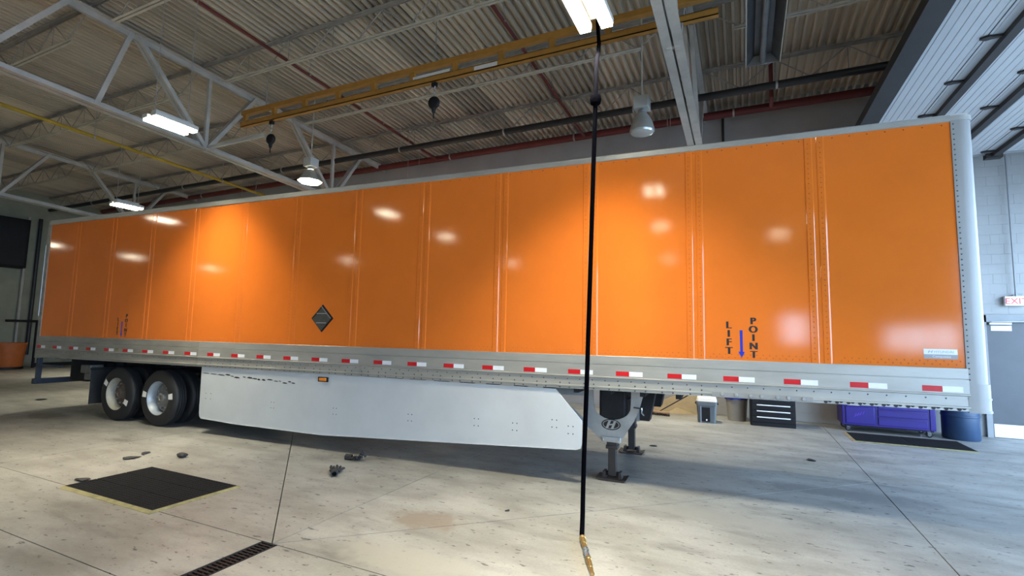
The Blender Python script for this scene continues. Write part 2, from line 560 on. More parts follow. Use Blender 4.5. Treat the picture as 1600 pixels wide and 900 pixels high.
for y in (-19.5, -17.33, -15.17, -13.06):
    w1.box(XR + .1, XR + .2, y, y + .06, 1.5, 2.4)
tag(obj('window_1', w1, M['frame']), 'row of low window frames in the side wall', 'window', kind='structure')
w2 = MB().box(2.0, 3.1, YN - .2, YN - .1, 2.32, 2.38)
tag(obj('window_2', w2, M['frame']), 'small window with one crossbar in the end wall', 'window', kind='structure')

# ceiling: corrugated deck laid in sheets
ce = MB().add([(XL - .3, YN - .3, deck_z(YN - .3) + .12), (XR + .3, YN - .3, deck_z(YN - .3) + .12), (XR + .3, YF + .3, deck_z(YF + .3) + .12), (XL - .3, YF + .3, deck_z(YF + .3) + .12),
               (XL - .3, YN - .3, deck_z(YN - .3) + .3), (XR + .3, YN - .3, deck_z(YN - .3) + .3), (XR + .3, YF + .3, deck_z(YF + .3) + .3), (XL - .3, YF + .3, deck_z(YF + .3) + .3)],
              [(0, 3, 2, 1), (4, 5, 6, 7), (0, 1, 5, 4), (1, 2, 6, 5), (2, 3, 7, 6), (3, 0, 4, 7)])
ceiling = tag(obj('ceiling', ce, M['joint']), 'weathered corrugated steel roof deck spanning the joists', 'ceiling', kind='structure')
prof = []
P = 0.1523
for k in range(6):
    x = k * P
    prof += [(x, 0.0), (x + .044, 0.0), (x + .060, .085), (x + P - .016, .085)]
prof.append((6 * P, 0.0))
dm = MB()
n = len(prof)
dm.add([(x, YN, deck_z(YN) + z) for x, z in prof] + [(x, YF + .1, deck_z(YF + .1) + z) for x, z in prof], [(i, i + 1, n + i + 1, n + i) for i in range(n - 1)])
dm.add([(-0.004, YN, deck_z(YN) - .006), (0.02, YN, deck_z(YN) - .006), (0.02, YF + .1, deck_z(YF + .1) - .006), (-0.004, YF + .1, deck_z(YF + .1) - .006)], [(0, 1, 2, 3)])
dme = dm.mesh('deck_sheet', recalc=False, sharp=10)
dme.materials.append(M['deck'])
for k in range(39):
    o = link('deck_sheet', dme, None, ceiling)
    o.location = (XL + k * 6 * P, 0, 0)

# girders: deep trusses across the bays
GX = [-22.9, -12.8, -2.7]
JY = [6.95 - 2.13 * k for k in range(14)]


def gz_top(y):
    return deck_z(y) - 0.19


def gz_bot(y):
    return 5.83 - 0.042 * y


for gi, gx in enumerate(GX):
    lab = ['pale steel roof girder nearest the khaki end wall', 'pale steel roof girder with braced webs above the trailer rear half', 'pale double-angle roof girder crossing above the trailer front, beside the tube heater'][gi]
    g = thing('roof_girder', lab, 'girder', (gx, 0, 0), group='roof girders')
    for nm, zf, w in (('bottom_chord', gz_bot, 0.125), ('top_chord', gz_top, 0.11)):
        mb = MB()
        for s in (-1, 1):
            sgn = 1 if nm == 'bottom_chord' else -1
            mb.beam((s * (w / 2 + .016), YN, zf(YN)), (s * (w / 2 + .016), YF, zf(YF)), w, 0.014, side=(1, 0, 0))
            mb.beam((s * .023, YN, zf(YN) + sgn * .06), (s * .023, YF, zf(YF) + sgn * .06), 0.014, 0.12, side=(1, 0, 0))
        obj(nm, mb, M['steel'], g)
    for N in (4.46, .69, -3.08, -6.85, -10.62):
        obj('web_vertical', MB().beam((0, N, gz_bot(N)), (0, N, gz_top(N)), .075, .075, side=(1, 0, 0)), M['steel'], g)
        if N < 4:
            obj('web_strut', MB().beam((0, N - 2.1, gz_bot(N - 2.1)), (0, N - 1.62, gz_top(N - 1.62)), .085, .085, side=(1, 0, 0)), M['steel'], g)
        for ya, yb in ((N - 1.55, N), (N + 1.15, N)):
            mb = MB()
            for s in (-1, 1):
                mb.beam((s * .055, ya, gz_top(ya)), (s * .055, yb, gz_bot(yb)), .075, .085, side=(1, 0, 0))
            obj('web_diagonal', mb, M['steel'], g)
    if gi == 1:
        obj('knee_brace', MB().beam((.05, .69, gz_bot(.69) + .03), (1.55, 1.0, gz_bot(.69) + .22), .06, .06, side=(0, 1, 0)), M['steel'], g)

# joists
spans = [(XL, GX[0]), (GX[0], GX[1]), (GX[1], GX[2]), (GX[2], XR)]
snames = ['by the khaki end wall', 'over the rear of the trailer', 'over the middle of the trailer', 'beside the raised overhead door']
for si, (x0, x1) in enumerate(spans):
    for ji, y in enumerate(JY[1:7]):
        L = x1 - x0 - 0.02
        zt, zb = deck_z(y) - 0.03, deck_z(y) - 0.58
        j = thing('roof_joist', ['first', 'second', 'third', 'fourth', 'fifth', 'sixth'][ji] + ' open-web roof joist out from the block wall, ' + snames[si], 'joist', (x0 + .01, y, 0), group='roof joists ' + snames[si])
        t = MB()
        for s in (-1, 1):
            t.beam((0, s * .036, zt), (L, s * .036, zt), .05, .008, side=(0, 1, 0)).beam((0, s * .014, zt - .025), (L, s * .014, zt - .025), .008, .05, side=(0, 1, 0))
        obj('top_chord', t, M['joist'], j)
        b = MB()
        e = 0.75 if True else 0
        for s in (-1, 1):
            b.beam((e, s * .033, zb), (L - e, s * .033, zb), .042, .007, side=(0, 1, 0)).beam((e, s * .014, zb + .02), (L - e, s * .014, zb + .02), .007, .04, side=(0, 1, 0))
        obj('bottom_chord', b, M['chord'], j)
        nseg = max(4, int(round((L - 2 * e) / 1.22)) * 2)
        pts = [(0.15, 0, zt - .04)]
        for k in range(nseg + 1):
            pts.append((e + .1 + (L - 2 * e - .2) * k / nseg, 0, (zb + .02) if k % 2 == 0 else (zt - .04)))
        pts.append((L - .15, 0, zt - .04))
        wmb = MB()
        for a, c in zip(pts[:-1], pts[1:]):
            wmb.tube([a, c], .012, 6)
        for k in range(1, nseg, 2):
            xm = e + .1 + (L - 2 * e - .2) * k / nseg
            wmb.tube([(xm, 0, zt - .04), (xm, 0, zb + .02)], .008, 5)
        obj('web', wmb, M['joist'], j)

# pipes
def pipe(name, pts, r, m, label, hang=(), n=12):
    t = thing(name, label, 'pipe', (pts[0][0], pts[0][1], pts[0][2]))
    o0 = Vector(pts[0])
    obj('run', MB().tube([Vector(p) - o0 for p in pts], r, n), m, t)
    for h in hang:
        h = Vector(h)
        mb = MB().tube([h - o0 + Vector((0, 0, r * .6)), (h.x - o0.x, h.y - o0.y, deck_z(h.y) - .02 - o0.z)], .008, 6)
        obj('hanger', mb, M['galv'], t)
        d = (Vector(pts[1]) - o0).normalized()
        obj('clamp', MB().tube([h - o0 - d * .02, h - o0 + d * .02], r * 1.15, n), M['galv'], t)
    return t


pipe('gas_main', [(-29.5, 4.55, 6.84), (4.6, 4.55, 6.84)], .075, M['blackpipe'], 'thick black iron pipe running the length of the roof', [(x, 4.55, 6.84) for x in (-26, -20, -15, -10.4, -7.2, -4.0, -1.2, 1.2, 3.4)])
pipe('sprinkler_main', [(-29.5, 6.5, 7.25), (0.9, 6.5, 7.25), (4.9, 6.5, 7.25)], .095, M['redpipe'], 'thick dark red sprinkler main along the block wall', [(x, 6.5, 7.25) for x in (-22, -16, -10, -6, -2, 2)])
for x, yb, s in ((-10.25, 6.4, 'between the two retractor blocks'), (-5.6, 6.4, 'behind the hanging hose')):
    pipe('sprinkler_branch', [(x, -12, deck_z(-12) - .45), (x, yb - .3, deck_z(yb) - .45), (x, yb, 7.2)], .032, M['redpipe'], 'thin red sprinkler branch pipe ' + s, [(x, y, deck_z(y) - .45) for y in (-3, 1.2, 3.6)])
pipe('sprinkler_drop', [(-1.27, 5.0, deck_z(5.0)), (-1.27, 5.0, 6.8), (-1.27, 5.2, 6.7)], .04, M['redpipe'], 'short upright red pipe dropping from the deck beside the heater')
pipe('gas_branch', [(-17.1, -12, 6.68 + .0417 * 13.2), (-17.1, 6.6, 6.46)], .045, M['yellow'], 'slim yellow gas pipe crossing below the joists', [(-17.1, y, 6.68 + .0417 * (1.2 - y)) for y in (-3, 0.5, 4)])
pipe('wall_conduit', [(2.93, 6.74, 2.74), (2.93, 6.74, 5.6)], .014, M['frame'], 'thin grey conduit rising from the exit sign')
pipe('column_conduit', [(-2.25, 6.72, 3.5), (-2.25, 6.72, 7.3)], .03, M['blackpipe'], 'black upright conduit on the block wall behind the girder end')
pipe('wall_downpipe', [(-15.0, 6.6, 3.0), (-15.0, 6.6, 7.3)], .055, M['steel'], 'pale upright pipe on the block wall beyond the trailer roof')
pipe('end_wall_pipe', [(XL + .12, 4.55, 0.5), (XL + .12, 4.55, 6.5)], .07, M['blackpipe'], 'black upright pipe on the khaki end wall')
pipe('end_wall_pipe', [(XL + .12, 4.15, 1.0), (XL + .12, 4.15, 6.5)], .05, M['steel'], 'pale upright pipe beside the black pipe on the khaki wall')
dk = thing('wall_cabinet', 'large dark cabinet mounted high on the khaki end wall', 'cabinet', (XL + .35, 3.2, 4.2))
obj('body', MB().box(-.35, .25, -1.2, .85, 0, 2.1), M['under'], dk, bevel=.02)
obj('door', MB().box(.25, .275, -1.12, .77, .08, 2.02), M['blackcoat'], dk, bevel=.01)

# ------------------------------------------------------------------ lamps
M['led'] = emit('lit_led_lens', LAMP_COLOR, LENS_GLOW)
M['bulb'] = emit('lit_bell_lens', LAMP_COLOR, LENS_GLOW)


def beam_light(parent, w, h, z, power):
    d = bpy.data.lights.new('lamp_beam', 'AREA')
    d.shape = 'RECTANGLE'
    d.size = w
    d.size_y = h
    d.energy = power
    d.color = LAMP_COLOR
    d.spread = math.radians(LAMP_SPREAD)
    o = bpy.data.objects.new('lamp_beam', d)
    COL.objects.link(o)
    o.parent = parent
    o.location = (0, 0, z)
    return o



def led_lamp(x, y, z, label, group=None, power=1.0):
    t = thing('high_bay_lamp', label, 'lamp', (x, y, z), group=group)
    for s in (-1, 1):
        obj('housing', MB().box(s * .115 - .065, s * .115 + .065, -.33, .33, .035, .10), M['lampbody'], t, bevel=.008)
    for yy in (-.25, .25):
        obj('cross_bracket', MB().box(-.16, .16, yy - .015, yy + .015, .10, .115), M['lampbody'], t)
    for s in (-1, 1):
        obj('lens', MB().box(s * .115 - .058, s * .115 + .058, -.31, .31, 0, .035), M['led'], t)
    obj('driver', MB().box(-.06, .06, -.265, .265, .115, .17), M['lampbody'], t, bevel=.008)
    for s in (-1, 1):
        beam_light(t, .116, .62, -.004, LAMP_POWER * power / 2).location.x = s * .115
    top = deck_z(y) - z - .01
    for s in (-1, 1):
        obj('hanger', MB().tube([(0, s * .25, .09), (0, s * .25, top)], .006, 6), M['galv'], t)
    return t


led_lamp(-3.24, -1.62, 5.0, 'twin-bar LED lamp glaring beside the top of the hanging hose', power=1.35)
led_lamp(-10.12, -1.54, 5.0, 'lit LED lamp below the braced girder, between its webs')
led_lamp(-16.86, 1.27, 5.0, 'lit LED lamp hanging past the rear top edge of the trailer', power=.6)
for x, y in ((-3.15, -5.16), (-3.2, -8.83), (-3.18, -15.07), (-10.18, -5.39), (-10.09, -8.7), (-9.97, -14.96), (-17.32, -4.29), (-17.11, -12.66), (-26.65, -6.23), (-26.65, -9.43), (-26.7, -13.47), (0.17, -10.82)):
    led_lamp(x, y, 5.0, 'lit LED lamp in the neighbouring bays', 'lamps of the neighbouring bays', 1.0 if x > -15 else 0.5)


for x in (-3.3, -10.2, -17.0, -24.0):
    led_lamp(x, 4.9, 5.0, 'lit LED lamp between the trailer and the block wall', 'lamps between trailer and wall')


def bell_lamp(x, y, z, label, lit):
    t = thing('bell_lamp', label, 'lamp', (x, y, z))
    obj('ballast_box', MB().box(-.13, .13, -.13, .13, .46, .68), M['lampbody'], t, bevel=.012)
    obj('neck', MB().lathe([(.05, .38), (.075, .40), (.075, .44), (.05, .46)], 16), M['galv'], t)
    if lit:
        pr = [(.285, 0.10), (.292, .115), (.15, .33), (.085, .385), (.08, .385), (.143, .325), (.28, .115)]
        obj('reflector', MB().lathe(pr, 8, close=True), M['bell'], t, sharp=20)
        obj('lens', MB().lathe([(.10, 0.045), (.25, .07), (.286, .112)], 8), M['bulb'], t, sharp=20)
        beam_light(t, .4, .4, .03, LAMP_POWER * .8)
    else:
        pr = [(.205, 0.06), (.215, .06), (.212, .10), (.185, .20), (.14, .31), (.085, .385), (.08, .385), (.135, .305), (.178, .2), (.2, .10)]
        obj('reflector', MB().lathe(pr, 32, close=True), M['bell'], t)
        obj('lens', MB().lathe([(.12, .012), (.19, .03), (.207, .075)], 32), M['glass'], t)
    obj('hook', MB().tube([(0, 0, .68), (0, 0, .74)], .02, 8), M['galv'], t)
    obj('pendant_rod', MB().tube([(0, 0, .74), (0, 0, deck_z(y) - z - .01)], .013, 8), M['chord'], t)
    return t


bell_lamp(-11.5, 2.5, 5.36, 'lit prismatic bell lamp on a thin rod by the girder web', True)
bell_lamp(-3.45, 2.47, 5.36, 'unlit bell lamp with grey ballast box above the trailer roof edge', False)

# ------------------------------------------------------------------ fall-arrest rail and retractors
RY = 1.05
ra = thing('fall_arrest_rail', 'ochre trussed overhead rail running above the trailer', 'rail', (-12.1, RY, 6.34))
LR = 9.97
obj('top_chord', MB().box(0, LR, -.05, .05, .28, .38), M['rail'], ra, bevel=.006)
bc = MB().box(0, LR, -.05, .05, .0, .015).box(0, LR, -.05, -.04, 0, .11).box(0, LR, .04, .05, 0, .11).box(0, LR, -.05, .05, .1, .11)
obj('track', bc, M['rail'], ra)
k = 0
x = 0.1
vm = MB().box(-.045, .045, -.035, .035, .10, .29).mesh('upright')
vm.materials.append(M['rail'])
while x < LR:
    o = link('upright', vm, None, ra)
    o.location = (x, 0, 0)
    x += 0.922
for x in (0.75, 5.2, 9.5):
    obj('hanger', MB().tube([(x, 0, .38), (x, 0, deck_z(RY) - 6.34 - .01)], .012, 8), M['galv'], ra)
obj('sticker', MB().box(6.05, 6.5, -.053, -.0505, .02, .09), M['paper'], ra)
obj('sticker', MB().box(4.75, 5.55, -.053, -.0505, .12, .17), M['paper'], ra)


def retractor(x, z, label, sc=1.0):
    t = thing('lifeline_retractor', label, 'retractor', (x, RY, z))
    obj('trolley', MB().box(-.05, .05, -.03, .03, 6.27 - z, 6.338 - z), M['under'], t)
    ch = MB()
    zz = .13 * sc
    k = 0
    while zz < 6.28 - z:
        ch.tube([(0, 0, zz), (0.012 * (k % 2 * 2 - 1), 0, zz + .03), (0, 0, zz + .05)], .011, 6)
        zz += .05
        k += 1
    obj('chain', ch, M['galv'], t)
    obj('housing', MB().lathe([(.01, -.06), (.06, -.058), (.105, -.035), (.12, 0), (.105, .035), (.06, .058), (.01, .06)], 20, axis='y'), M['blackcoat'], t)
    obj('nose', MB().lathe([(.045, -.09), (.035, -.16), (.02, -.2)], 12), M['blackcoat'], t)
    obj('lifeline', MB().tube([(0, 0, -.2), (0, 0, -.30)], .012, 8), M['blackpipe'], t)
    obj('snap_hook', MB().tube([(0, 0, -.30), (.03, 0, -.34), (.03, 0, -.39), (0, 0, -.42), (-.02, 0, -.39)], .010, 6), M['chrome'], t)
    return t


retractor(-6.9, 5.96, 'round black lifeline retractor hung from the middle of the ochre rail')
retractor(-11.13, 5.93, 'black lifeline retractor at the girder end of the ochre rail')

# tube heater
ht = thing('tube_heater', 'long radiant tube heater in a dark reflector trough', 'heater', (-1.51, -8, 6.46))
hl = 10.9


def hz(y):
    return -SL * (y - hl)


mb = MB()
tr_prof = [(-.26, 0), (-.25, 0), (-.13, .17), (.13, .17), (.25, 0), (.26, 0), (.14, .185), (-.14, .185)]
mb.prism([(a, b + hz(0)) for a, b in tr_prof], 0, hl, 'y', [(a, b) for a, b in tr_prof])
obj('reflector', mb, M['reflector'], ht)
for s in (-1, 1):
    obj('reflector_lip', MB().beam((s * .258, 0, hz(0)), (s * .258, hl, 0), .016, .03, side=(1, 0, 0)), M['chord'], ht)
obj('end_cap', MB().prism([(-.255, 0), (-.13, .175), (.13, .175), (.255, 0)], hl - .01, hl, 'y'), M['galv'], ht)
obj('radiant_tube', MB().tube([(0, 0, hz(0) + .06), (0, hl + .06, .06)], .055, 16), M['tubedark'], ht)
for y in (2, 5, 8, 10.4):
    for s in (-1, 1):
        obj('hanger', MB().tube([(s * .24, y, hz(y) + .02), (s * .24, y, deck_z(y - 8) - 6.46)], .006, 6), M['galv'], ht)

# ------------------------------------------------------------------ overhead door, raised
od = tag(bpy.data.objects.new('door_2', None), 'white sectional overhead door raised flat under the roof', 'door', kind='structure')
COL.objects.link(od)
od.location = (0.2, 0, 5.5)
PITCH = 0.78
for k in range(6):
    pf = [(0.0, 0.0)]
    x = 0.0
    while x < PITCH - .06:
        pf += [(x + .085, 0.0), (x + .091, .008), (x + .097, 0.0)]
        x += .097
    pf += [(PITCH - .006, 0.0), (PITCH - .006, .045), (0, .045)]
    s = obj('door_section', MB().prism(pf, DY0 - .02, DY1 + .02, 'y'), M['doorwhite'], od, sharp=15)
    s.location = (k * PITCH, 0, 0)
    x = PITCH * (k + 1) if k < 5 else None
    if x:
        obj('strut', MB().box(x + .005 - .14 + .13, x + .10, DY0, DY1, -.075, -.002), M['strut'], od)
        obj('hinge_line', MB().box(x - .155, x - .147, DY0, DY1, -.006, .001), M['strut'], od)
        y = DY0 + .35
        while y < DY1:
            obj('hinge', MB().prism([(x - .22, y - .01), (x - .15, y - .05), (x - .10, y - .03), (x - .0, y - .02), (x - .0, y + .02), (x - .10, y + .03), (x - .15, y + .05), (x - .22, y + .01)], -.03, -.004, 'z'), M['strut'], od)
            y += 1.16
obj('bottom_bar', MB().box(-.26, -.002, DY0, DY1, -.09, .06), M['strut'], od)
for y in (DY1 + .06, DY0 - .09):
    obj('track', MB().box(-.3, 4.6, y - .03, y + .03, -.02, .0).box(-.3, 4.6, y + .02, y + .03, 0, .07).box(-.3, 4.6, y - .03, y + .03, .07, .08), M['galv'], od)
    obj('track_angle', MB().box(-.3, 4.9, y + .03, y + .10, .02, .03).box(-.3, 4.9, y + .09, y + .10, .02, .14), M['frame'], od)
    obj('end_bracket', MB().box(2.25, 2.5, y - .06, y + .08, -.10, .06), M['strut'], od)
    obj('vertical_track', MB().box(5.0, 5.06, y - .03, y + .03, -5.5, -.3).tube([(5.03, y, -.32), (4.95, y, -.13), (4.8, y, -.02), (4.6, y, 0)], .03, 6), M['galv'], od)

# ------------------------------------------------------------------ personnel door, sign
d1 = tag(bpy.data.objects.new('door_1', None), 'dark grey steel exit door with a pale kick plate', 'door', kind='structure')
COL.objects.link(d1)
d1.location = ((D0 + D1) / 2, YF, 0)
w = (D1 - D0) / 2
obj('door_frame', MB().box(-w - .06, -w + .03, -.04, .05, 0, DT).box(w - .03, w + .06, -.04, .05, 0, DT).box(-w - .06, w + .06, -.04, .05, DT - .14, DT), M['frame'], d1)
obj('door_leaf', MB().box(-w + .03, w - .03, -.015, .03, .01, DT - .14), M['doorgrey'], d1, bevel=.004)
obj('kick_plate', MB().box(-w + .05, w - .05, -.019, -.015, .012, .262), M['white_paint'], d1)
obj('notice', MB().box(-w + .10, -w + .41, -.019, -.015, 2.07, 2.17), M['tapewhite'], d1)
cl = obj('door_closer', MB().box(-w + .06, -w + .40, -.075, -.015, 2.185, 2.235), M['galv'], d1, bevel=.008)
obj('closer_arm', MB().beam((-w + .10, -.06, 2.245), (-w + .72, -.10, 2.25), .02, .012).beam((-w + .72, -.10, 2.25), (-w + .45, -.03, 2.255), .02, .012), M['galv'], cl)
obj('lever_handle', MB().box(w - .16, w - .10, -.03, -.015, .92, 1.12).tube([(w - .13, -.03, 1.03), (w - .13, -.07, 1.03), (w - .26, -.07, 1.03)], .011, 8), M['chrome'], d1)
es = thing('exit_sign', 'white exit sign box with red letters above the grey door', 'sign', (2.93, YF - .035, 2.56))
obj('box', MB().box(-.17, .17, -.035, .035, 0, .19), M['white_paint'], es, bevel=.008)
obj('lettering', text_mb('EXIT', .165, lambda x, y: (x, -.037, y + .036)), M['exitred'], es, recalc=False)
obj('bracket', MB().box(-.03, .03, .0, .05, .19, .22), M['galv'], es)

# ------------------------------------------------------------------ things along the block wall
def caster(parent, x, y, r=.055):
    c = obj('caster', MB().lathe([(r * .55, -.018), (r, -.016), (r, .016), (r * .55, .018)], 18, (x, y, r), 'y'), M['blackcoat'], parent)
    obj('hub', MB().lathe([(.01, -.021), (r * .5, -.021), (r * .5, .021), (.01, .021)], 14, (x, y, r), 'y'), M['chrome'], c)
    obj('fork', MB().box(x - .03, x + .03, y - .03, y - .024, r * .8, r * 2 + .02).box(x - .03, x + .03, y + .024, y + .03, r * .8, r * 2 + .02).box(x - .035, x + .035, y - .03, y + .03, r * 2 + .01, r * 2 + .02), M['chrome'], c)


pc = thing('tool_cart', 'purple rolling tool cart with stacked drawers and chrome casters', 'tool cart', (-.12, 6.0, 0), rz=-.005)
W, Dp = 1.5, .62
obj('body', MB().box(0, W, 0, Dp, .13, 1.02), M['purple'], pc, bevel=.01)
obj('top_tray', MB().box(-.01, W + .01, -.01, Dp + .01, 1.02, 1.05), M['blackcoat'], pc, bevel=.006)
dr = obj('cupboard_door', MB().box(.06, .54, -.018, 0, .17, .50), M['purple'], pc, bevel=.008)
tm = MB()
for q in range(4):      # worn, unreadable emblem: a few slanted strokes
    ex, ez = .21 + q * .045, .30 + q * .018
    tm.beam((ex, -.0195, ez), (ex + .03, -.0195, ez + .07), .002, .011, side=(0, 1, 0))
tm.beam((.215, -.0195, .325), (.30, -.0195, .36), .002, .010, side=(0, 1, 0))
obj('emblem', tm, mat('faint_violet_print', (0.10, 0.05, 0.48), 0.3), dr, recalc=False)
for z0, z1 in ((.17, .325), (.345, .47), (.49, .62), (.64, .77), (.79, .97)):
    d = obj('drawer', MB().box(.60, W - .13, -.018, 0, z0, z1), M['purple'], pc, bevel=.006)
    obj('drawer_pull', MB().box(.60, W - .13, -.030, -.018, z1 - .028, z1 - .008), M['purpledk'], d)
obj('drawer', MB().box(.06, .54, -.018, 0, .52, .74), M['purple'], pc, bevel=.006)
obj('drawer', MB().box(.06, .54, -.018, 0, .76, .97), M['purple'], pc, bevel=.006)
obj('sticker', MB().box(.10, .30, -.0205, -.018, .525, .56), M['paper'], pc)
obj('corner_post', MB().box(W - .09, W - .02, -.014, 0, .15, 1.0), M['purple'], pc, bevel=.005)
obj('base_rail', MB().box(.03, W - .03, .03, Dp - .03, .105, .13), M['blackcoat'], pc)
for x, y in ((.10, .06), (W - .10, .06), (.10, Dp - .06), (W - .10, Dp - .06)):
    caster(pc, x, y)

tb = thing('tool_cabinet', 'black tool cabinet with three pale bar handles', 'cabinet', (-1.8, 5.68, 0), rz=.03)
obj('body', MB().box(0, .84, .02, .5, .0, .86), M['blackcoat'], tb, bevel=.008)
for i, z in enumerate((.145, .27, .395, .52, .65)):
    d = obj('drawer', MB().box(.03, .81, 0, .02, z - .06, z + .055), M['blackcoat'], tb, bevel=.004)
    obj('handle', MB().box(.12, .74, -.022, .0, z + .03, z + .052), M['handle'], d, bevel=.004)
obj('plinth', MB().box(.02, .82, .01, .02, .0, .075), M['blackcoat'], tb)

co = thing('drinks_cooler', 'grey insulated cooler with white lid and a round spigot', 'cooler', (-2.66, 5.62, 0), rz=.05)
pr = [(-.17, -.17), (.17, -.17), (.2, -.14), (.2, .14), (.17, .17), (-.17, .17), (-.2, .14), (-.2, -.14)]
obj('body', MB().prism([(a * .9, b * .9) for a, b in pr], 0, .36, 'z', pr), M['cooler'], co, bevel=.008)
obj('collar', MB().prism([(a * 1.06, b * 1.06) for a, b in pr], .36, .45, 'z'), M['cooler'], co, bevel=.008)
obj('lid', MB().prism([(a * 1.05, b * 1.05) for a, b in pr], .45, .53, 'z', [(a * .95, b * .95) for a, b in pr]).prism([(a * .95, b * .95) for a, b in pr], .53, .56, 'z', [(a * .8, b * .8) for a, b in pr]), M['coolerlid'], co, bevel=.006)
obj('front_panel', MB().box(-.10, .07, -.178, -.15, .03, .33), M['blackcoat'], co, bevel=.004)
obj('pale_stripe', MB().box(-.125, -.105, -.182, -.15, .0, .35), M['greyink'], co)
sp = obj('spigot', MB().lathe([(.028, -.20), (.03, -.18), (.03, -.16)], 14, (.0, 0, .07), 'y'), M['blackcoat'], co)
obj('button', MB().lathe([(.016, -.21), (.018, -.20), (.018, -.195)], 12, (.0, 0, .07), 'y'), M['handle'], sp)
for s in (-1, 1):
    obj('side_handle', MB().box(s * .215 - .02, s * .215 + .02, -.09, .09, .385, .42), M['blackcoat'], co, bevel=.006)

tc = thing('trash_can', 'grey trash can with a blue bag folded over its rim', 'trash can', (-2.07, 6.25, 0))
obj('body', MB().lathe([(.19, 0), (.225, .5), (.235, .5), (.235, .53), (.21, .53), (.18, .02)], 28), M['bingrey'], tc)
bg_ = MB()
rr = []
for k in range(28):
    rr.append(.245 + .008 * math.sin(k * 2.3) + .006 * math.sin(k * 5.1))
vs_, fs_ = [], []
for r_add, z in ((-.03, .50), (0, .575), (.006, .56), (.0, .47)):
    for k in range(28):
        a = 2 * math.pi * k / 28
        vs_.append(((rr[k] + r_add) * math.cos(a), (rr[k] + r_add) * math.sin(a), z + (.012 * math.sin(k * 1.9) if z < .5 else 0)))
for i in range(3):
    for k in range(28):
        fs_.append((i * 28 + k, i * 28 + (k + 1) % 28, (i + 1) * 28 + (k + 1) % 28, (i + 1) * 28 + k))
bg_.add(vs_, fs_)
obj('bin_liner', bg_, M['bluebag'], tc, recalc=False)

bb = thing('waste_drum', 'tall navy blue plastic drum at the end of the tool cart', 'drum', (1.82, 6.26, 0))
obj('body', MB().lathe([(.27, 0), (.285, .02), (.285, .42), (.293, .43), (.293, .46), (.285, .47), (.285, .88), (.27, .9)], 40), M['bluebin'], bb)
obj('rim', MB().lathe([(.27, .88), (.298, .885), (.298, .92), (.27, .925), (.25, .92), (.25, .89)], 40, close=True), M['bluebin'], bb)

# cardboard and broom behind the landing gear
cb = thing('cardboard_sheet', 'brown cardboard sheet leaning on the block wall beside the cooler', 'cardboard', (-3.3, 6.5, 0))
pv = [(-.62, .0), (.38, .0), (.36, .62), (-.25, .36), (-.62, .18)]
obj('sheet', MB().add([(x, .26 * (z / .62) * .9, z) for x, z in pv] + [(x, .26 * (z / .62) * .9 + .012, z) for x, z in pv],
                      [(0, 1, 2, 3, 4), (9, 8, 7, 6, 5)] + [(i, (i + 1) % 5, 5 + (i + 1) % 5, 5 + i) for i in range(5)]), M['cardboard'], cb)
obj('flap', MB().add([(.38, -.02, .0), (-.30, -.10, .004), (-.10, .05, .14), (.38, .10, .30)], [(0, 1, 2, 3)]), M['cardboard'], cb, recalc=False)
bm_ = thing('push_broom', 'push broom with a black handle lying against the cardboard', 'broom', (-3.75, 6.0, 0))
obj('handle', MB().tube([(.05, .0, .10), (.86, .42, .60)], .013, 8), M['blackcoat'], bm_)
obj('head', MB().beam((-.22, .02, .085), (.26, -.06, .075), .07, .04), M['wood'], bm_, bevel=.005)
br = MB()
for k in range(16):
    for q in range(3):
        t = k / 15
        x, y = -.21 + .46 * t, .02 - .08 * t + (q - 1) * .022
        br.tube([(x, y, .07), (x + random.uniform(-.02, .02), y + random.uniform(-.025, .025), .0)], [.010, .014], 5)
obj('bristles', br, M['bristle'], bm_, kind='stuff')

# ------------------------------------------------------------------ mats on the floor
def floor_mat(name, label, x0, x1, y0, y1, nx, ny, edges):
    t = thing(name, label, 'floor mat', ((x0 + x1) / 2, (y0 + y1) / 2, 0))
    hx, hy = (x1 - x0) / 2, (y1 - y0) / 2
    e = .055
    a = [-hx + (e if 'l' in edges else 0), hx - (e if 'r' in edges else 0), -hy + (e if 'n' in edges else 0), hy]
    dx, dy = (a[1] - a[0]) / nx, (a[3] - a[2]) / ny
    me = MB().box(0, dx - .013, 0, dy - .013, .002, .015).mesh('tile')
    me.materials.append(M['mat'])
    # knobbed grip top, one joined relief per tile
    kn = MB()
    st = .045
    for i in range(int((dx - .03) / st)):
        for j in range(int((dy - .03) / st)):
            kn.box(.02 + i * st, .02 + i * st + .028, .02 + j * st, .02 + j * st + .028, .0145, .018)
    km = kn.mesh('grip')
    km.materials.append(M['mat'])
    for i in range(nx):
        for j in range(ny):
            o = link('tile', me, None, t)
            o.location = (a[0] + i * dx + .003, a[2] + j * dy + .003, 0)
            g = link('grip', km, None, o)
    if 'n' in edges:
        obj('ramp_edge', MB().prism([(-hy, .001), (a[2], .001), (a[2], .014), (-hy, .003)], -hx, hx, 'x'), M['matyellow'], t)
    if 'r' in edges:
        obj('ramp_edge', MB().prism([(hx, .001), (a[1], .001), (a[1], .014), (hx, .003)], a[2], hy, 'y'), M['matyellow'], t)
    if 'l' in edges:
        obj('ramp_edge', MB().prism([(-hx, .001), (a[0], .001), (a[0], .014), (-hx, .003)], a[2], hy, 'y'), M['cardboard'], t)
    return t


floor_mat('tile_mat', 'black nine-tile rubber mat with worn yellow ramp edges near the drain', -8.87, -7.17, -3.06, -2.09, 3, 3, 'nr')
floor_mat('tool_mat', 'long black rubber mat with a yellow edge before the purple cart', -.15, 1.62, 4.82, 5.8, 2, 1, 'nl')

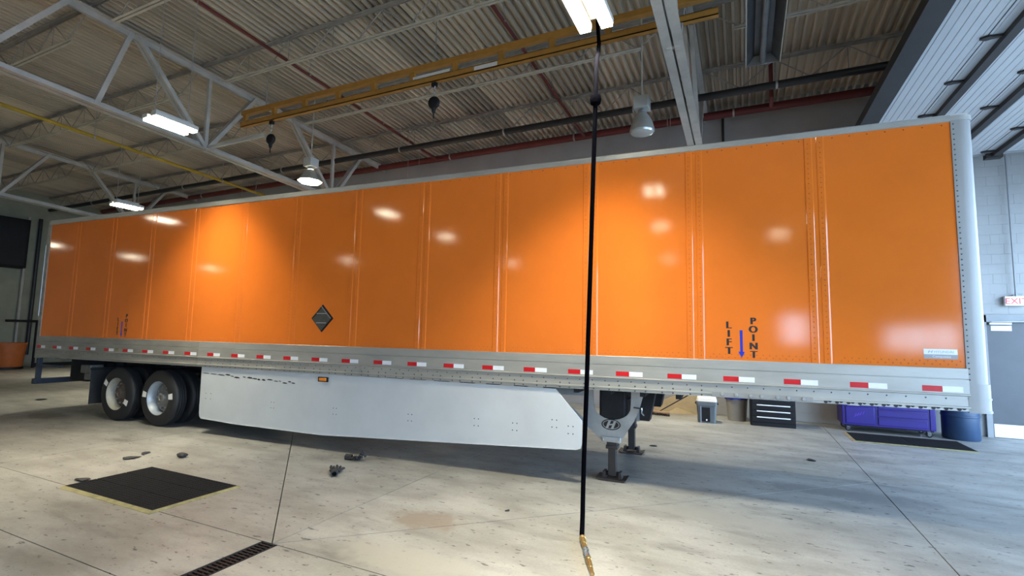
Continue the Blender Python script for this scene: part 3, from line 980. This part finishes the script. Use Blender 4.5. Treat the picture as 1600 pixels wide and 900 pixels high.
# trench drain
td = thing('trench_drain', 'black slotted trench drain grate set in the floor', 'drain', ((DX0 + DX1) / 2, -2.97, 0))
hw = (DX1 - DX0) / 2
obj('channel', MB().box(-hw + .002, hw - .002, -4.6, 0, -.14, -.10).box(-hw + .002, -hw + .018, -4.6, 0, -.10, .001).box(hw - .018, hw - .002, -4.6, 0, -.10, .001).box(-hw, hw, -.02, -.004, -.1, .001), M['under'], td)
bmz = MB().box(-hw + .018, hw - .018, -.009, .009, -.03, -.001).mesh('bar')
bmz.materials.append(M['blackcoat'])
for k in range(115):
    o = link('bar', bmz, None, td)
    o.location = (0, -.045 - .037 * k, 0)
obj('spine', MB().box(-.008, .008, -4.58, -.02, -.032, -.006), M['blackcoat'], td)

# hose
hs = thing('air_hose', 'black hose hanging from the roof down to brass couplings on the floor', 'hose', (-3.29, -1.49, 0))
hp = [(-.45, 2.05, 7.1), (-.32, 1.55, 6.3), (-.16, 1.0, 5.6), (-.05, .66, 5.15), (.03, .34, 4.86), (.068, .14, 4.66), (.085, .05, 4.42), (.09, .02, 4.16), (.075, 0, 3.4), (.05, 0, 2.4), (.02, 0, 1.3), (0, 0, .7), (-.008, 0, .35), (-.004, -.02, .17), (.005, -.06, .07), (.02, -.12, .032), (.05, -.20, .026)]
obj('hose', MB().tube(hp, .022, 14), M['hose'], hs)
obj('hose_stop', MB().lathe([(.022, -.05), (.05, -.04), (.058, 0), (.05, .04), (.022, .05)], 16, (.09, .02, 4.16)), M['hose'], hs)
f0, f1 = Vector((.05, -.20, .031)), Vector((.31, -.80, .027))


def fit(name, a, b, r, m):
    p, q = f0.lerp(f1, a), f0.lerp(f1, b)
    obj(name, MB().tube([p, p.lerp(q, .08), p.lerp(q, .3), p.lerp(q, .34), p.lerp(q, .9), q], [r * .8, r, r, r * .85, r * .85, r * .7], 12), m, hs, sharp=25)


fit('brass_ferrule', -.02, .16, .030, M['brass'])
fit('brass_nipple', .15, .34, .026, M['brass'])
fit('chrome_coupler', .33, .60, .027, M['chrome'])
fit('brass_coupler', .59, .80, .026, M['brass'])
fit('brass_plug', .79, 1.0, .02, M['brass'])


# gloves and rubber scraps on the floor
def blob(n, rx, ry, rz, seed, m=8):
    rnd = random.Random(seed)
    mb = MB()
    vs, fs = [], []
    for i in range(m + 1):
        ph = math.pi * i / m
        for k in range(n):
            a = 2 * math.pi * k / n
            w = 1 + .28 * math.sin(3 * a + seed) * math.sin(ph) + rnd.uniform(-.16, .16)
            vs.append((rx * math.sin(ph) * math.cos(a) * w, ry * math.sin(ph) * math.sin(a) * w, max(0.001, rz * (.5 - .5 * math.cos(ph) * (1 + rnd.uniform(-.15, .15))))))
    for i in range(m):
        for k in range(n):
            fs.append((i * n + k, i * n + (k + 1) % n, (i + 1) * n + (k + 1) % n, (i + 1) * n + k))
    mb.add(vs, fs)
    return mb


def glove(x, y, rz, label, curl, seed):
    t = thing('work_glove', label, 'glove', (x, y, 0), rz)
    obj('palm', blob(12, .075, .06, .055, seed), M['scuff'], t, sharp=60)
    obj('cuff', MB().lathe([(.03, -.15), (.045, -.15), (.042, -.06), (.03, -.06)], 12, (0, 0, .036), 'x', close=True), M['scuff'], t)
    for k, (yy, ln) in enumerate(((-.048, .09), (-.018, .11), (.014, .105), (.042, .085))):
        obj('finger', MB().tube([(.04, yy, .03), (.04 + ln * .45, yy * 1.2, .04 + curl * .035 * (1 + k % 2)), (.04 + ln * .85, yy * 1.35, .03 + curl * .05), (.04 + ln, yy * 1.35, .02 + curl * .03)], [.017, .016, .014, .008], 8), M['scuff'], t, sharp=60)
    obj('thumb', MB().tube([(-.01, -.05, .03), (.03, -.10, .04 + curl * .03), (.07, -.115, .03 + curl * .03)], [.019, .017, .010], 8), M['scuff'], t, sharp=60)


glove(-6.9, -.53, .3, 'black work glove lying with its fingers raised beside the trailer shadow', 1.0, 3)
glove(-6.66, -1.17, 2.3, 'crumpled black work glove on the bare slab, away from the shadow', .5, 5)
for i, (x, y, r, lab) in enumerate(((-9.08, -1.6, .085, 'upright black rubber scrap on the floor beyond the tile mat'), (-9.59, -1.98, .09, 'flat ragged black rubber scrap behind the tile mat'),
                                    (-9.72, -1.72, .07, 'thin black rubber sliver beside the ragged scrap'), (-8.97, -2.80, .085, 'black rubber scrap touching the corner of the tile mat'),
                                    (-17.3, .06, .10, 'black rubber scrap on the floor behind the rear guard'), (-1.02, 2.77, .07, 'small black scrap lying in the trailer shadow by the floor joint'),
                                    (-3.30, 2.55, .06, 'small black lump beside the far landing foot'), (-4.15, -1.32, .03, 'tiny black crumb near the hanging hose'))):
    t = tag(obj('rubber_scrap', blob(11, r, r * .62, r * (.75 if i == 0 else .35), 11 + i * 3), M['scuff'], sharp=70), lab, 'scrap')
    t.location = (x, y, 0)
    t.rotation_euler = (0, 0, i * 1.1)

# left background: orange drum and guard rail
ob = thing('orange_drum', 'orange plastic drum standing by the khaki end wall', 'drum', (-28.9, 3.45, 0))
obj('body', MB().lathe([(.48, 0), (.50, .03), (.58, 1.0), (.6, 1.0), (.6, 1.06), (.54, 1.06), (.46, .04)], 32), M['orangebin'], ob)
obj('base_ring', MB().lathe([(.50, 0), (.54, 0), (.54, .1), (.50, .1)], 32, close=True), M['blackcoat'], ob)
gr = thing('guard_railing', 'dark pipe guard railing beside the orange drum', 'railing', (-29.0, 4.35, 0))
obj('post', MB().tube([(0, 0, 0), (0, 0, 1.95)], .05, 10), M['under'], gr)
obj('post', MB().tube([(0, 1.5, 0), (0, 1.5, 1.95)], .05, 10), M['under'], gr)
obj('top_rail', MB().tube([(0, -1.0, 1.95), (0, 1.5, 1.95)], .05, 10), M['under'], gr)
obj('mid_rail', MB().tube([(0, 0, .95), (0, 1.5, .95)], .04, 10), M['under'], gr)
obj('bottom_rail', MB().box(-.04, .04, 0, 1.5, .05, .2), M['under'], gr)

# ------------------------------------------------------------------ the trailer (own frame, x forward, near side at y = 0)
tr = thing('semi_trailer', 'long orange box semi-trailer with silver rails and a white side skirt', 'trailer', (0, 0, 0), TH)
XB = -15.68          # rear end
ZB, ZT = 1.579, 3.998
seams = [-1.0865 - 1.22 * k for k in range(12)]
cuts = [0.0] + [s - .095 for s in seams] + [XB + .05]
for a, b in zip(cuts[:-1], cuts[1:]):
    obj('side_panel', MB().box(b + .0015, a - .0015, 0, .02, ZB - .03, ZT + .02), M['orange'], tr)
sprof = [(-.19, .002), (-.19, -.001), (-.184, -.007), (-.122, -.007), (-.114, -.002), (-.078, -.002), (-.070, -.007), (-.014, -.007), (0, -.001), (0, .002)]
sm = MB().prism([(a, b) for a, b in sprof], ZB - .01, ZT, 'z').mesh('splice_strip', sharp=20)
sm.materials.append(M['orange'])
rv = MB()
z = ZB + .04
while z < ZT - .03:
    rv.dome((-.155, -.007, z), .0075, .0035, (0, -1, 0)).dome((-.040, -.007, z), .0075, .0035, (0, -1, 0))
    z += .055
rm = rv.mesh('rivets')
rm.materials.append(mat('dull_orange_rivet_paint', (0.42, 0.085, 0.012), 0.45))
for s in seams:
    o = link('splice_strip', sm, None, tr)
    o.location = (s, 0, 0)
    r = link('rivets', rm, None, o)
    r['kind'] = 'stuff'
rv = MB()
for i, x in enumerate([-.08 - .062 * k for k in range(250)]):
    if min(abs(x - (s - .095)) for s in seams) > .11:
        rv.dome((x, 0, ZB + .028), .007, .003, (0, -1, 0)).dome((x + .03, 0, ZB + .06), .007, .003, (0, -1, 0))
obj('panel_rivets', rv, bpy.data.materials['dull_orange_rivet_paint'], tr, kind='stuff')
rv = MB()
for x in [-.08 - .155 * k for k in range(101)]:
    rv.dome((x, 0, ZT - .03), .008, .003, (0, -1, 0))
obj('top_rivets', rv, mat('dark_rivet_heads', (0.16, 0.05, 0.02), .5), tr, kind='stuff')
# inner shell
obj('body_core', MB().box(XB + .06, .10, .02, 2.58, 1.30, 4.02), M['under'], tr)
obj('far_side_panel', MB().box(XB + .05, .02, 2.58, 2.60, 1.15, 4.04), M['orange'], tr)
obj('roof_sheet', MB().box(XB, .14, .02, 2.58, 4.05, 4.075), M['roofw'], tr)
obj('front_wall', MB().box(.10, .165, .14, 2.46, 1.2, 4.06), M['roofw'], tr)
# top rail
tp = [(.03, ZT - .004), (-.006, ZT - .004), (-.016, ZT + .004), (-.016, ZT + .035), (-.010, ZT + .042), (-.014, ZT + .05), (-.014, ZT + .078), (-.004, ZT + .086), (.05, ZT + .086)]
tp0 = [(a, b - .03 * 0) for a, b in tp]
obj('top_rail', MB().prism([(a, b + .012) if b > ZT + .01 else (a, b) for a, b in tp], XB, -.01, 'x', [(a, b - .022 if b > ZT + .04 else b) for a, b in tp]), M['alum'], tr, sharp=20)


# bottom rail: profile, slightly deeper towards the rear
def rail_prof(zb):
    q = ZB - .003
    k = (q - zb)
    f = lambda t: q - t * k
    return [(.03, q), (-.006, q), (-.010, q - .004), (-.010, f(.245)), (-.004, f(.25)), (-.004, f(.262)), (-.014, f(.268)), (-.014, f(.60)), (-.028, f(.612)), (-.028, f(.635)), (-.010, f(.655)), (-.010, f(.885)), (-.020, f(.895)), (-.020, f(.93)), (-.012, f(.94)), (-.012, zb), (.03, zb)]


XM = -10.6
zbx = lambda x: 1.176 + .0036 * x
obj('bottom_rail', MB().prism(rail_prof(zbx(XM)), XM, .0, 'x', rail_prof(zbx(0))), M['alum'], tr, sharp=20)
obj('bottom_rail', MB().prism(rail_prof(zbx(XB)), XB, XM - .002, 'x', rail_prof(zbx(XM))), M['dirty_alum'], tr, sharp=20)


def rz_(x, t):
    return ZB - .003 - t * (ZB - .003 - zbx(x))


rv = MB()
for k in range(100):
    x = -.18 - .155 * k
    rv.dome((x, -.010, rz_(x, .72)), .008, .004, (0, -1, 0))
k = 0
x = -2.35
while x > -10.4:
    for dx in (0, -.12):
        rv.dome((x + dx, -.010, rz_(x + dx, .84)), .010, .006, (0, -1, 0)).dome((x + dx, -.012, rz_(x + dx, .965)), .010, .006, (0, -1, 0))
    x -= .305
obj('rail_rivets', rv, M['placard'], tr, kind='stuff')
for i in range(12):
    x = -.05 - .098 * i
    for dx, dz in ((0, .90), (-.035, .925)):
        obj('bolt_hole', MB().lathe([(.017, -.016), (.017, -.009)], 12, (x + dx * 1.0, 0, rz_(x, dz) - .012), 'y'), M['scuff'], tr)
pl = obj('splice_plate', MB().box(-2.24, -1.28, -.022, -.010, 1.178, 1.225), M['post'], tr)
for x in (-2.14, -2.0, -1.86, -1.75, -1.60, -1.50, -1.36):
    obj('plate_bolt', MB().lathe([(.016, -.034), (.019, -.030), (.019, -.022)], 10, (x, 0, 1.202), 'y'), M['galv'], pl)
# reflective tape
for k in range(27):
    x = -.359 - .5888 * k
    zc = rz_(x, .50)
    me_x1 = min(x + .155, XB + 16)
    obj('red_tape', MB().box(x, x + .155, -.0155, -.0138, zc - .027, zc + .027), M['red'], tr)
    obj('white_tape', MB().box(x + .156, min(x + .311, -.015), -.0155, -.0138, zc - .027, zc + .027), M['tapewhite'], tr)
obj('yellow_sticker', MB().box(-12.95, -12.85, -.0155, -.0138, 1.335, 1.395), M['matyellow'], tr)
# front corner post
cp = [(-.012, .03), (-.012, -.008), (.05, -.012), (.09, -.009), (.125, .004), (.152, .03), (.168, .062), (.175, .10), (.175, .17), (.10, .17)]
obj('corner_post', MB().prism(cp, 1.43, ZT + .03, 'z'), M['post'], tr, sharp=35)
lc = [(a * 1.06 + (.004 if a > 0 else 0), b - .004) for a, b in cp]
obj('corner_casting', MB().prism(lc, 1.165, 1.43, 'z').prism([(a * 1.03, b - .003) for a, b in lc], 1.285, 1.30, 'z').prism([(a * 1.03, b - .003) for a, b in lc], 1.165, 1.185, 'z'), M['post'], tr, sharp=30)
obj('corner_cap', MB().prism([(a * 1.05, b - .004) for a, b in cp], ZT + .005, ZT + .055, 'z'), M['alum'], tr, sharp=30)
rv = MB()
z = 1.47
while z < ZT:
    rv.dome((.008, -.0105, z), .007, .004, (0, -1, 0))
    z += .052
obj('post_rivets', rv, M['placard'], tr, kind='stuff')
obj('far_corner_post', MB().prism([(a, 2.6 - b) for a, b in cp], 1.165, ZT + .05, 'z'), M['post'], tr)
# rear frame and doors
obj('rear_post', MB().box(XB - .06, XB + .06, -.012, .12, 1.10, 4.07), M['dirty_alum'], tr, bevel=.01)
obj('rear_post', MB().box(XB - .06, XB + .06, 2.48, 2.612, 1.10, 4.07), M['dirty_alum'], tr, bevel=.01)
obj('rear_header', MB().box(XB - .06, XB + .06, .12, 2.48, 3.9, 4.07), M['dirty_alum'], tr)
for y0, y1 in ((.13, 1.295), (1.305, 2.47)):
    d = obj('rear_door', MB().box(XB - .05, XB - .01, y0, y1, 1.2, 3.9), M['roofw'], tr)
    for y in (y0 + .25, y1 - .25):
        obj('lock_rod', MB().tube([(XB - .075, y, 1.15), (XB - .075, y, 3.95)], .016, 10), M['chrome'], d)
    for z in (1.5, 2.2, 2.9, 3.6):
        obj('hinge', MB().box(XB - .085, XB - .045, y0 - .08 if y0 < 1 else y1 - .1, y0 + .1 if y0 < 1 else y1 + .08, z, z + .06), M['galv'], d)
obj('rear_grab_rod', MB().tube([(XB - .09, -.0, 2.0), (XB - .09, .0, 3.55)], .009, 8), M['galv'], tr)
obj('floor_frame', MB().box(XB, .1, .03, 2.57, 1.19, 1.30), M['under'], tr)
cm = MB().box(-.03, .03, .03, 2.57, 1.11, 1.19).mesh('crossmember')
cm.materials.append(M['under'])
for k in range(38):
    x = -.6 - .4 * k
    if abs(x - XB) > .2:
        o = link('crossmember', cm, None, tr)
        o.location = (x, 0, .075 if x > -2.6 else -.0)

# lettering
def tplace(xc, zc, y=-.0045):
    return lambda x, z: (xc + x, y, zc + z)


for lx, px_, ax, zl, zp, yy in ((-2.06, -1.815, -1.935, (2.003, 1.643), (2.047, 1.610), -.0012), (-12.97, -12.715, -12.845, (1.985, 1.645), (2.055, 1.615), -.0012)):
    for word, xc, (zt_, zb_) in (('LIFT', lx, zl), ('POINT', px_, zp)):
        n_ = len(word)
        ph = (zt_ - zb_) / (n_ - .18)
        cap = ph * .82
        wm = MB()
        for i, ch in enumerate(word):
            mm = text_mb(ch, cap / .70, tplace(xc, zt_ - i * ph - cap, yy))
            # embolden: draw it twice, slightly shifted
            for sft in (-.007, 0, .007):
                wm.add([(p[0] + sft, p[1] - sft * .02, p[2]) for p in mm.v], mm.f)
        obj('lettering', wm, M['ink'], tr, recalc=False)
    arrow = [(ax - .014, 1.906), (ax + .014, 1.906), (ax + .014, 1.672), (ax + .034, 1.672), (ax, 1.606), (ax - .034, 1.672), (ax - .014, 1.672)]
    obj('arrow_mark', MB().prism(arrow, -.0015, .001, 'y'), M['blueink'], tr)

lb = obj('maker_label', MB().box(-.328, -.068, -.002, .001, 1.700, 1.752), M['tapewhite'], tr)
obj('label_band', MB().box(-.328, -.068, -.0022, .001, 1.658, 1.700), M['labelgrey'], lb)
obj('label_text', text_mb('HYUNDAI', .034, tplace(-.172, 1.714, -.0026)), M['greyink'], lb, recalc=False)
obj('label_text', text_mb('Composite', .032, tplace(-.19, 1.670, -.0028)), M['tapewhite'], lb, recalc=False)
lg = MB()
for s in (0, 1):
    lg.prism([(-.296 + s * .024, 1.714), (-.288 + s * .024, 1.714), (-.279 + s * .024, 1.737), (-.287 + s * .024, 1.737)], -.0028, -.0018, 'y')
lg.prism([(-.292, 1.7235), (-.266, 1.7235), (-.265, 1.7275), (-.291, 1.7275)], -.0028, -.0018, 'y')
obj('label_emblem', lg, M['greyink'], lb)

# placard holder
pc_ = Vector((-7.857, 0, 1.998))
dia = lambda r, dx=0, dz=0: [(pc_.x + dx, pc_.z + r + dz), (pc_.x - r + dx, pc_.z + dz), (pc_.x + dx, pc_.z - r + dz), (pc_.x + r + dx, pc_.z + dz)]
ph_ = obj('placard_holder', MB().prism(dia(.215), -.006, .001, 'y'), M['blackcoat'], tr)
obj('placard_face', MB().prism(dia(.180, -.012, -.012), -.012, -.006, 'y'), M['placard'], ph_)
for z_, h_ in ((.075, .105), (-.07, .11)):
    obj('clip_bar', MB().box(pc_.x - h_, pc_.x + h_ * .8, -.018, -.012, pc_.z + z_ - .007, pc_.z + z_ + .007), M['galv'], ph_)
obj('clip_edge', MB().beam((pc_.x - .015, -.016, pc_.z + .185), (pc_.x + .175, -.016, pc_.z - .0), .014, .008, side=(0, 1, 0)), M['galv'], ph_)

# side skirt
sk = [(-10.52, 1.145), (-10.505, .36), (-10.49, .285), (-10.45, .255), (-9.6, .228), (-7.78, .226), (-5.56, .335), (-3.79, .425), (-3.735, .45), (-3.718, .50), (-3.718, .776), (-4.06, 1.145)]
skirt = obj('side_skirt', MB().prism(sk, .012, .022, 'y'), M['white'], tr, bevel=.003)
lip = [(a, b) for a, b in sk[3:9]]
obj('skirt_edge', MB().tube([(a, .014, b + .004) for a, b in lip], .008, 8), M['white'], skirt)
for x, z in ((-10.30, .63), (-8.80, .585), (-7.53, .585), (-6.19, .60), (-5.15, .625), (-4.6, .615), (-4.07, .70), (-3.86, .64)):
    for dx in (-.03, .03):
        for dz in (0, .09):
            obj('skirt_bolt', MB().dome((x + dx * (2 if x < -10 else 1), .012, z + dz - .03), .008, .004, (0, -1, 0), 8), M['scuff'], skirt)
sc_ = MB()
rnd = random.Random(4)
x = -10.5
while x < -8.35:
    t = (x + 10.5) / 2.1
    zc = 1.03 - .065 * t + rnd.uniform(-.02, .02) * (t > .2)
    ln = rnd.uniform(.06, .16) if t > .25 else .2
    hh = rnd.uniform(.006, .016)
    sc_.prism([(x, zc - hh * .3), (x + ln * .5, zc - hh), (x + ln, zc - hh * .4 - .004), (x + ln * .8, zc + hh * .6), (x + ln * .3, zc + hh)], .0108, .012, 'y')
    x += ln * (0.95 if t < .25 else rnd.uniform(.8, 1.5))
obj('scuff_marks', sc_, M['scuff'], skirt, kind='stuff')
mk = obj('marker_lamp', MB().box(-7.88, -7.675, -.004, .012, 1.025, 1.10), M['blackcoat'], tr, bevel=.015)
obj('amber_lens', MB().box(-7.85, -7.705, -.014, -.004, 1.04, 1.085), M['amber'], mk, bevel=.008)

# landing gear
YP = .42
pts = [(-3.77, 1.13), (-3.765, .655), (-3.555, .488), (-3.52, .475), (-3.335, .472), (-3.30, .51), (-3.228, .644), (-3.157, .752), (-3.088, .914), (-3.03, 1.13)]
hole = [(-3.67, 1.13), (-3.665, .95)] + [(-3.43 - .235 * math.cos(a), .93 - .175 * math.sin(a)) for a in [math.pi * k / 14 for k in range(1, 14)]] + [(-3.195, .95), (-3.19, 1.13)]
outer = pts + hole[::-1]
lgp = obj('landing_gear_plate', MB().prism(outer, YP - .006, YP + .006, 'y'), M['gear'], tr)
lw = [(-4.25, 1.06), (-4.19, 1.06), (-3.80, .745), (-3.765, .745), (-3.765, .66), (-3.80, .68)]
obj('brace_arm', MB().prism(lw, YP - .03, YP + .01, 'y'), M['gear'], lgp)
obj('brace_arm', MB().prism([(-4.25, 1.06), (-4.25, 1.13), (-3.765, 1.13), (-3.765, 1.03), (-4.10, 1.03)], YP - .02, YP + .01, 'y'), M['gear'], lgp)
obj('foot_bracket', MB().box(-3.56, -3.32, YP - .03, YP + .06, .478, .545), M['gear'], lgp, bevel=.006)
for x in (-3.53, -3.35):
    obj('bracket_bolt', MB().lathe([(.012, YP - .045), (.015, YP - .03)], 8, (x, 0, .51), 'y'), M['chrome'], lgp)


def ell(cx, cz, rx, rz, n=32):
    return [(cx + rx * math.cos(2 * math.pi * k / n), cz + rz * math.sin(2 * math.pi * k / n)) for k in range(n)]


lo = MB()
E0, E1 = ell(-3.443, .694, .122, .069), ell(-3.443, .694, .106, .056)
n = 32
lo.add([(a, YP - .0085, b) for a, b in E0] + [(a, YP - .0085, b) for a, b in E1], [(i, (i + 1) % n, n + (i + 1) % n, n + i) for i in range(n)])
em = obj('oval_emblem', lo, M['ink'], lgp, recalc=False)
obj('emblem_field', MB().prism(ell(-3.443, .694, .096, .049), YP - .0085, YP - .004, 'y'), M['ink'], em)
hh = MB()
for s in (-1, 1):
    c_ = -3.443 + s * .034
    hh.prism([(c_ - .036, .643), (c_ - .004, .643), (c_ + .036, .745), (c_ + .004, .745)], YP - .0095, YP - .0085, 'y')
hh.prism([(-3.475, .682), (-3.415, .690), (-3.411, .707), (-3.471, .699)], YP - .0095, YP - .0085, 'y')
obj('emblem_letter', hh, M['gear'], em)
for yl, nm in ((.51, 'near'), (2.09, 'far')):
    lg_ = obj('landing_leg', MB().box(-3.505, -3.375, yl - .065, yl + .065, .40, 1.15), M['leg'], tr, bevel=.008)
    obj('leg_collar', MB().box(-3.515, -3.365, yl - .075, yl + .075, .385, .43), M['leg'], lg_, bevel=.006)
    obj('inner_leg', MB().box(-3.49, -3.39, yl - .05, yl + .05, .05, .42), M['leg'], lg_, bevel=.006)
    sh = obj('sand_shoe', MB().prism([(-3.60, .0), (-3.28, .0), (-3.25, .035), (-3.28, .03), (-3.30, .022), (-3.58, .022), (-3.60, .03), (-3.63, .035)], yl - .13, yl + .13, 'y'), M['leg'], lg_)
    obj('shoe_axle', MB().tube([(-3.55, yl, .07), (-3.33, yl, .07)], .028, 10), M['leg'], sh)
    for s in (-1, 1):
        obj('shoe_bracket', MB().prism([(-3.44 + s * .10 - .025, .02), (-3.44 + s * .10 + .025, .02), (-3.44 + s * .10 + .015, .10), (-3.44 + s * .10 - .015, .10)], yl - .06, yl + .06, 'y'), M['leg'], sh)
    if yl < 1:
        obj('gearbox', MB().box(-3.60, -3.26, yl - .08, yl + .09, .74, 1.14), M['under'], lg_, bevel=.03)
obj('cross_shaft', MB().tube([(-3.44, .55, .85), (-3.44, 2.05, .85)], .022, 10), M['under'], tr)
obj('gear_brace', MB().prism([(-3.10, .76), (-2.98, .76), (-2.90, 1.15), (-3.10, 1.15)], .50, .70, 'y'), M['under'], tr)
obj('gear_brace', MB().prism([(-3.10, .76), (-2.98, .76), (-2.90, 1.15), (-3.10, 1.15)], 1.9, 2.2, 'y'), M['under'], tr)
lgp2 = obj('landing_gear_plate', MB().prism(pts, 2.18, 2.19, 'y'), M['gear'], tr)
# crank handle
obj('crank_handle', MB().tube([(-3.15, .38, .93), (-3.05, .33, .93), (-3.05, .33, .88), (-3.02, .33, .85)], .012, 8), M['chrome'], tr)

# running gear
TR, AX1, AX2 = .508, -11.70, -12.94


def tyre(xc, yo, flip, rimm, dark, labels):
    """yo: outer face y; flip=+1: outer face towards -y"""
    c = (xc, yo, TR)
    pr = [(.298, .03), (.31, .006), (.36, 0), (.44, .004), (.478, .018), (.498, .034), (.508, .05), (.508, .078), (.496, .080), (.496, .088), (.508, .090), (.508, .118), (.496, .12), (.496, .13), (.508, .132), (.508, .16),
          (.496, .162), (.496, .17), (.508, .172), (.508, .20), (.498, .216), (.478, .232), (.44, .246), (.36, .25), (.31, .244), (.298, .22)]
    t = obj('tyre', MB().lathe([(r, y * flip) for r, y in pr], 56, c, 'y', close=True), M['tyre'], tr, sharp=30)
    rp = [(.305, .010), (.312, .014), (.300, .03), (.285, .045), (.282, .16), (.265, .175), (.255, .185), (.255, .195), (.30, .235), (.27, .235), (.25, .20), (.245, .19), (.27, .16), (.275, .05), (.290, .03)]
    obj('rim', MB().lathe([(r, y * flip) for r, y in rp], 48, c, 'y', close=True), rimm, t, sharp=35)
    dp = [(.262, .150), (.24, .140), (.20, .150), (.165, .135), (.15, .130), (.15, .14), (.2, .16), (.262, .165)]
    obj('wheel_disc', MB().lathe([(r, y * flip) for r, y in dp], 40, c, 'y', close=True), M['hub'] if dark else M['disc'], t, sharp=35)
    hp_ = [(.155, .14), (.15, .12), (.105, .10), (.085, .06), (.05, .055), (.045, .075), (.0005, .075)]
    h = obj('hub', MB().lathe([(r, y * flip) for r, y in hp_], 30, c, 'y'), M['hub'] if dark else M['disc'], t, sharp=35)
    for k in range(10):
        a = 2 * math.pi * k / 10
        obj('wheel_nut', MB().lathe([(.016, .115 * flip), (.016, .142 * flip)], 6, (xc + .19 * math.cos(a), yo, TR + .19 * math.sin(a)), 'y'), M['galv'], t)
    for a in labels:
        q = []
        for r, y, in ((.312, -.002), (.36, -.003), (.425, -.001)):
            for s in (-1, 1):
                ww = .045 + (r - .312) * .1
                q.append((xc + r * math.cos(a) - s * ww * math.sin(a), yo + y * flip, TR + r * math.sin(a) + s * ww * math.cos(a)))
        obj('paper_label', MB().add(q, [(0, 1, 3, 2), (2, 3, 5, 4)]), M['paper'], t, recalc=False)
    return t


tyre(AX1, .05, 1, M['rimwhite'], False, (math.radians(8), math.radians(172)))
tyre(AX2, .05, 1, M['rimcream'], True, (math.radians(-22), math.radians(148)))
for ax in (AX1, AX2):
    tyre(ax, .36, 1, M['rimcream'], True, ())
    tyre(ax, 2.55, -1, M['rimcream'], True, ())
    tyre(ax, 2.24, -1, M['rimcream'], True, ())
    obj('axle', MB().tube([(ax, .25, TR), (ax, 2.35, TR)], .065, 16), M['under'], tr)
    for y in (.85, 1.7):
        obj('air_spring', MB().lathe([(.10, .62), (.14, .66), (.15, .76), (.14, .86), (.15, .95), (.12, 1.0)], 20, (ax - .35, y, 0)), M['black'], tr)
        obj('trailing_arm', MB().beam((ax + .5, y, .78), (ax - .4, y, .56), .09, .10), M['under'], tr)
for y in (.80, 1.70):
    obj('slider_rail', MB().box(-14.0, -10.6, y, y + .1, .92, 1.12), M['under'], tr)
for y0, y1 in ((.06, .62), (1.98, 2.54)):
    fp = obj('mud_flap', MB().box(-13.80, -13.785, y0, y1, .25, .92), M['black'], tr)
    obj('flap_bracket', MB().box(-13.83, -13.76, y0, y1 + .2, .92, .97).box(-13.83, -13.76, y1 - .1, y1, .97, 1.12), M['under'], fp)
obj('tank', MB().lathe([(.05, .6), (.14, .66), (.15, .72), (.15, 1.3), (.14, 1.36), (.05, 1.42)], 20, (-14.35, 0, .92), 'y'), M['under'], tr)
obj('valve_cluster', MB().box(-14.55, -14.2, .25, .5, .82, 1.0).box(-14.5, -14.3, .3, .45, .68, .82), M['disc'], tr, bevel=.02)
obj('suspension_box', MB().box(-15.25, -14.62, .42, 2.15, .62, 1.13), M['under'], tr, bevel=.02)
# rear impact guard
rg = obj('rear_guard', MB().box(XB - .05, XB + .07, -.02, 2.62, .55, .665), M['bluesteel'], tr, bevel=.01)
obj('guard_label', MB().box(XB + .08 - .155, XB - .051, .22, .62, .58, .64), M['galv'], rg)
for y in (.02, .85, 1.68, 2.5):
    obj('guard_post', MB().box(XB - .03, XB + .05, y, y + .08, .66, 1.15), M['bluesteel'], rg, bevel=.006)
obj('guard_post', MB().box(XB + .05, XB + .9, .02, .06, .93, .97), M['bluesteel'], rg)
obj('guard_brace', MB().beam((XB + .03, .88, .66), (XB + .8, .88, 1.12), .08, .08), M['bluesteel'], rg)
obj('guard_brace', MB().beam((XB + .03, 1.72, .66), (XB + .8, 1.72, 1.12), .08, .08), M['bluesteel'], rg)
for y in (.10, .32):
    obj('tail_lamp', MB().lathe([(.05, XB - .075), (.052, XB - .06)], 16, (0, y, 1.15), 'x'), M['red'], tr)
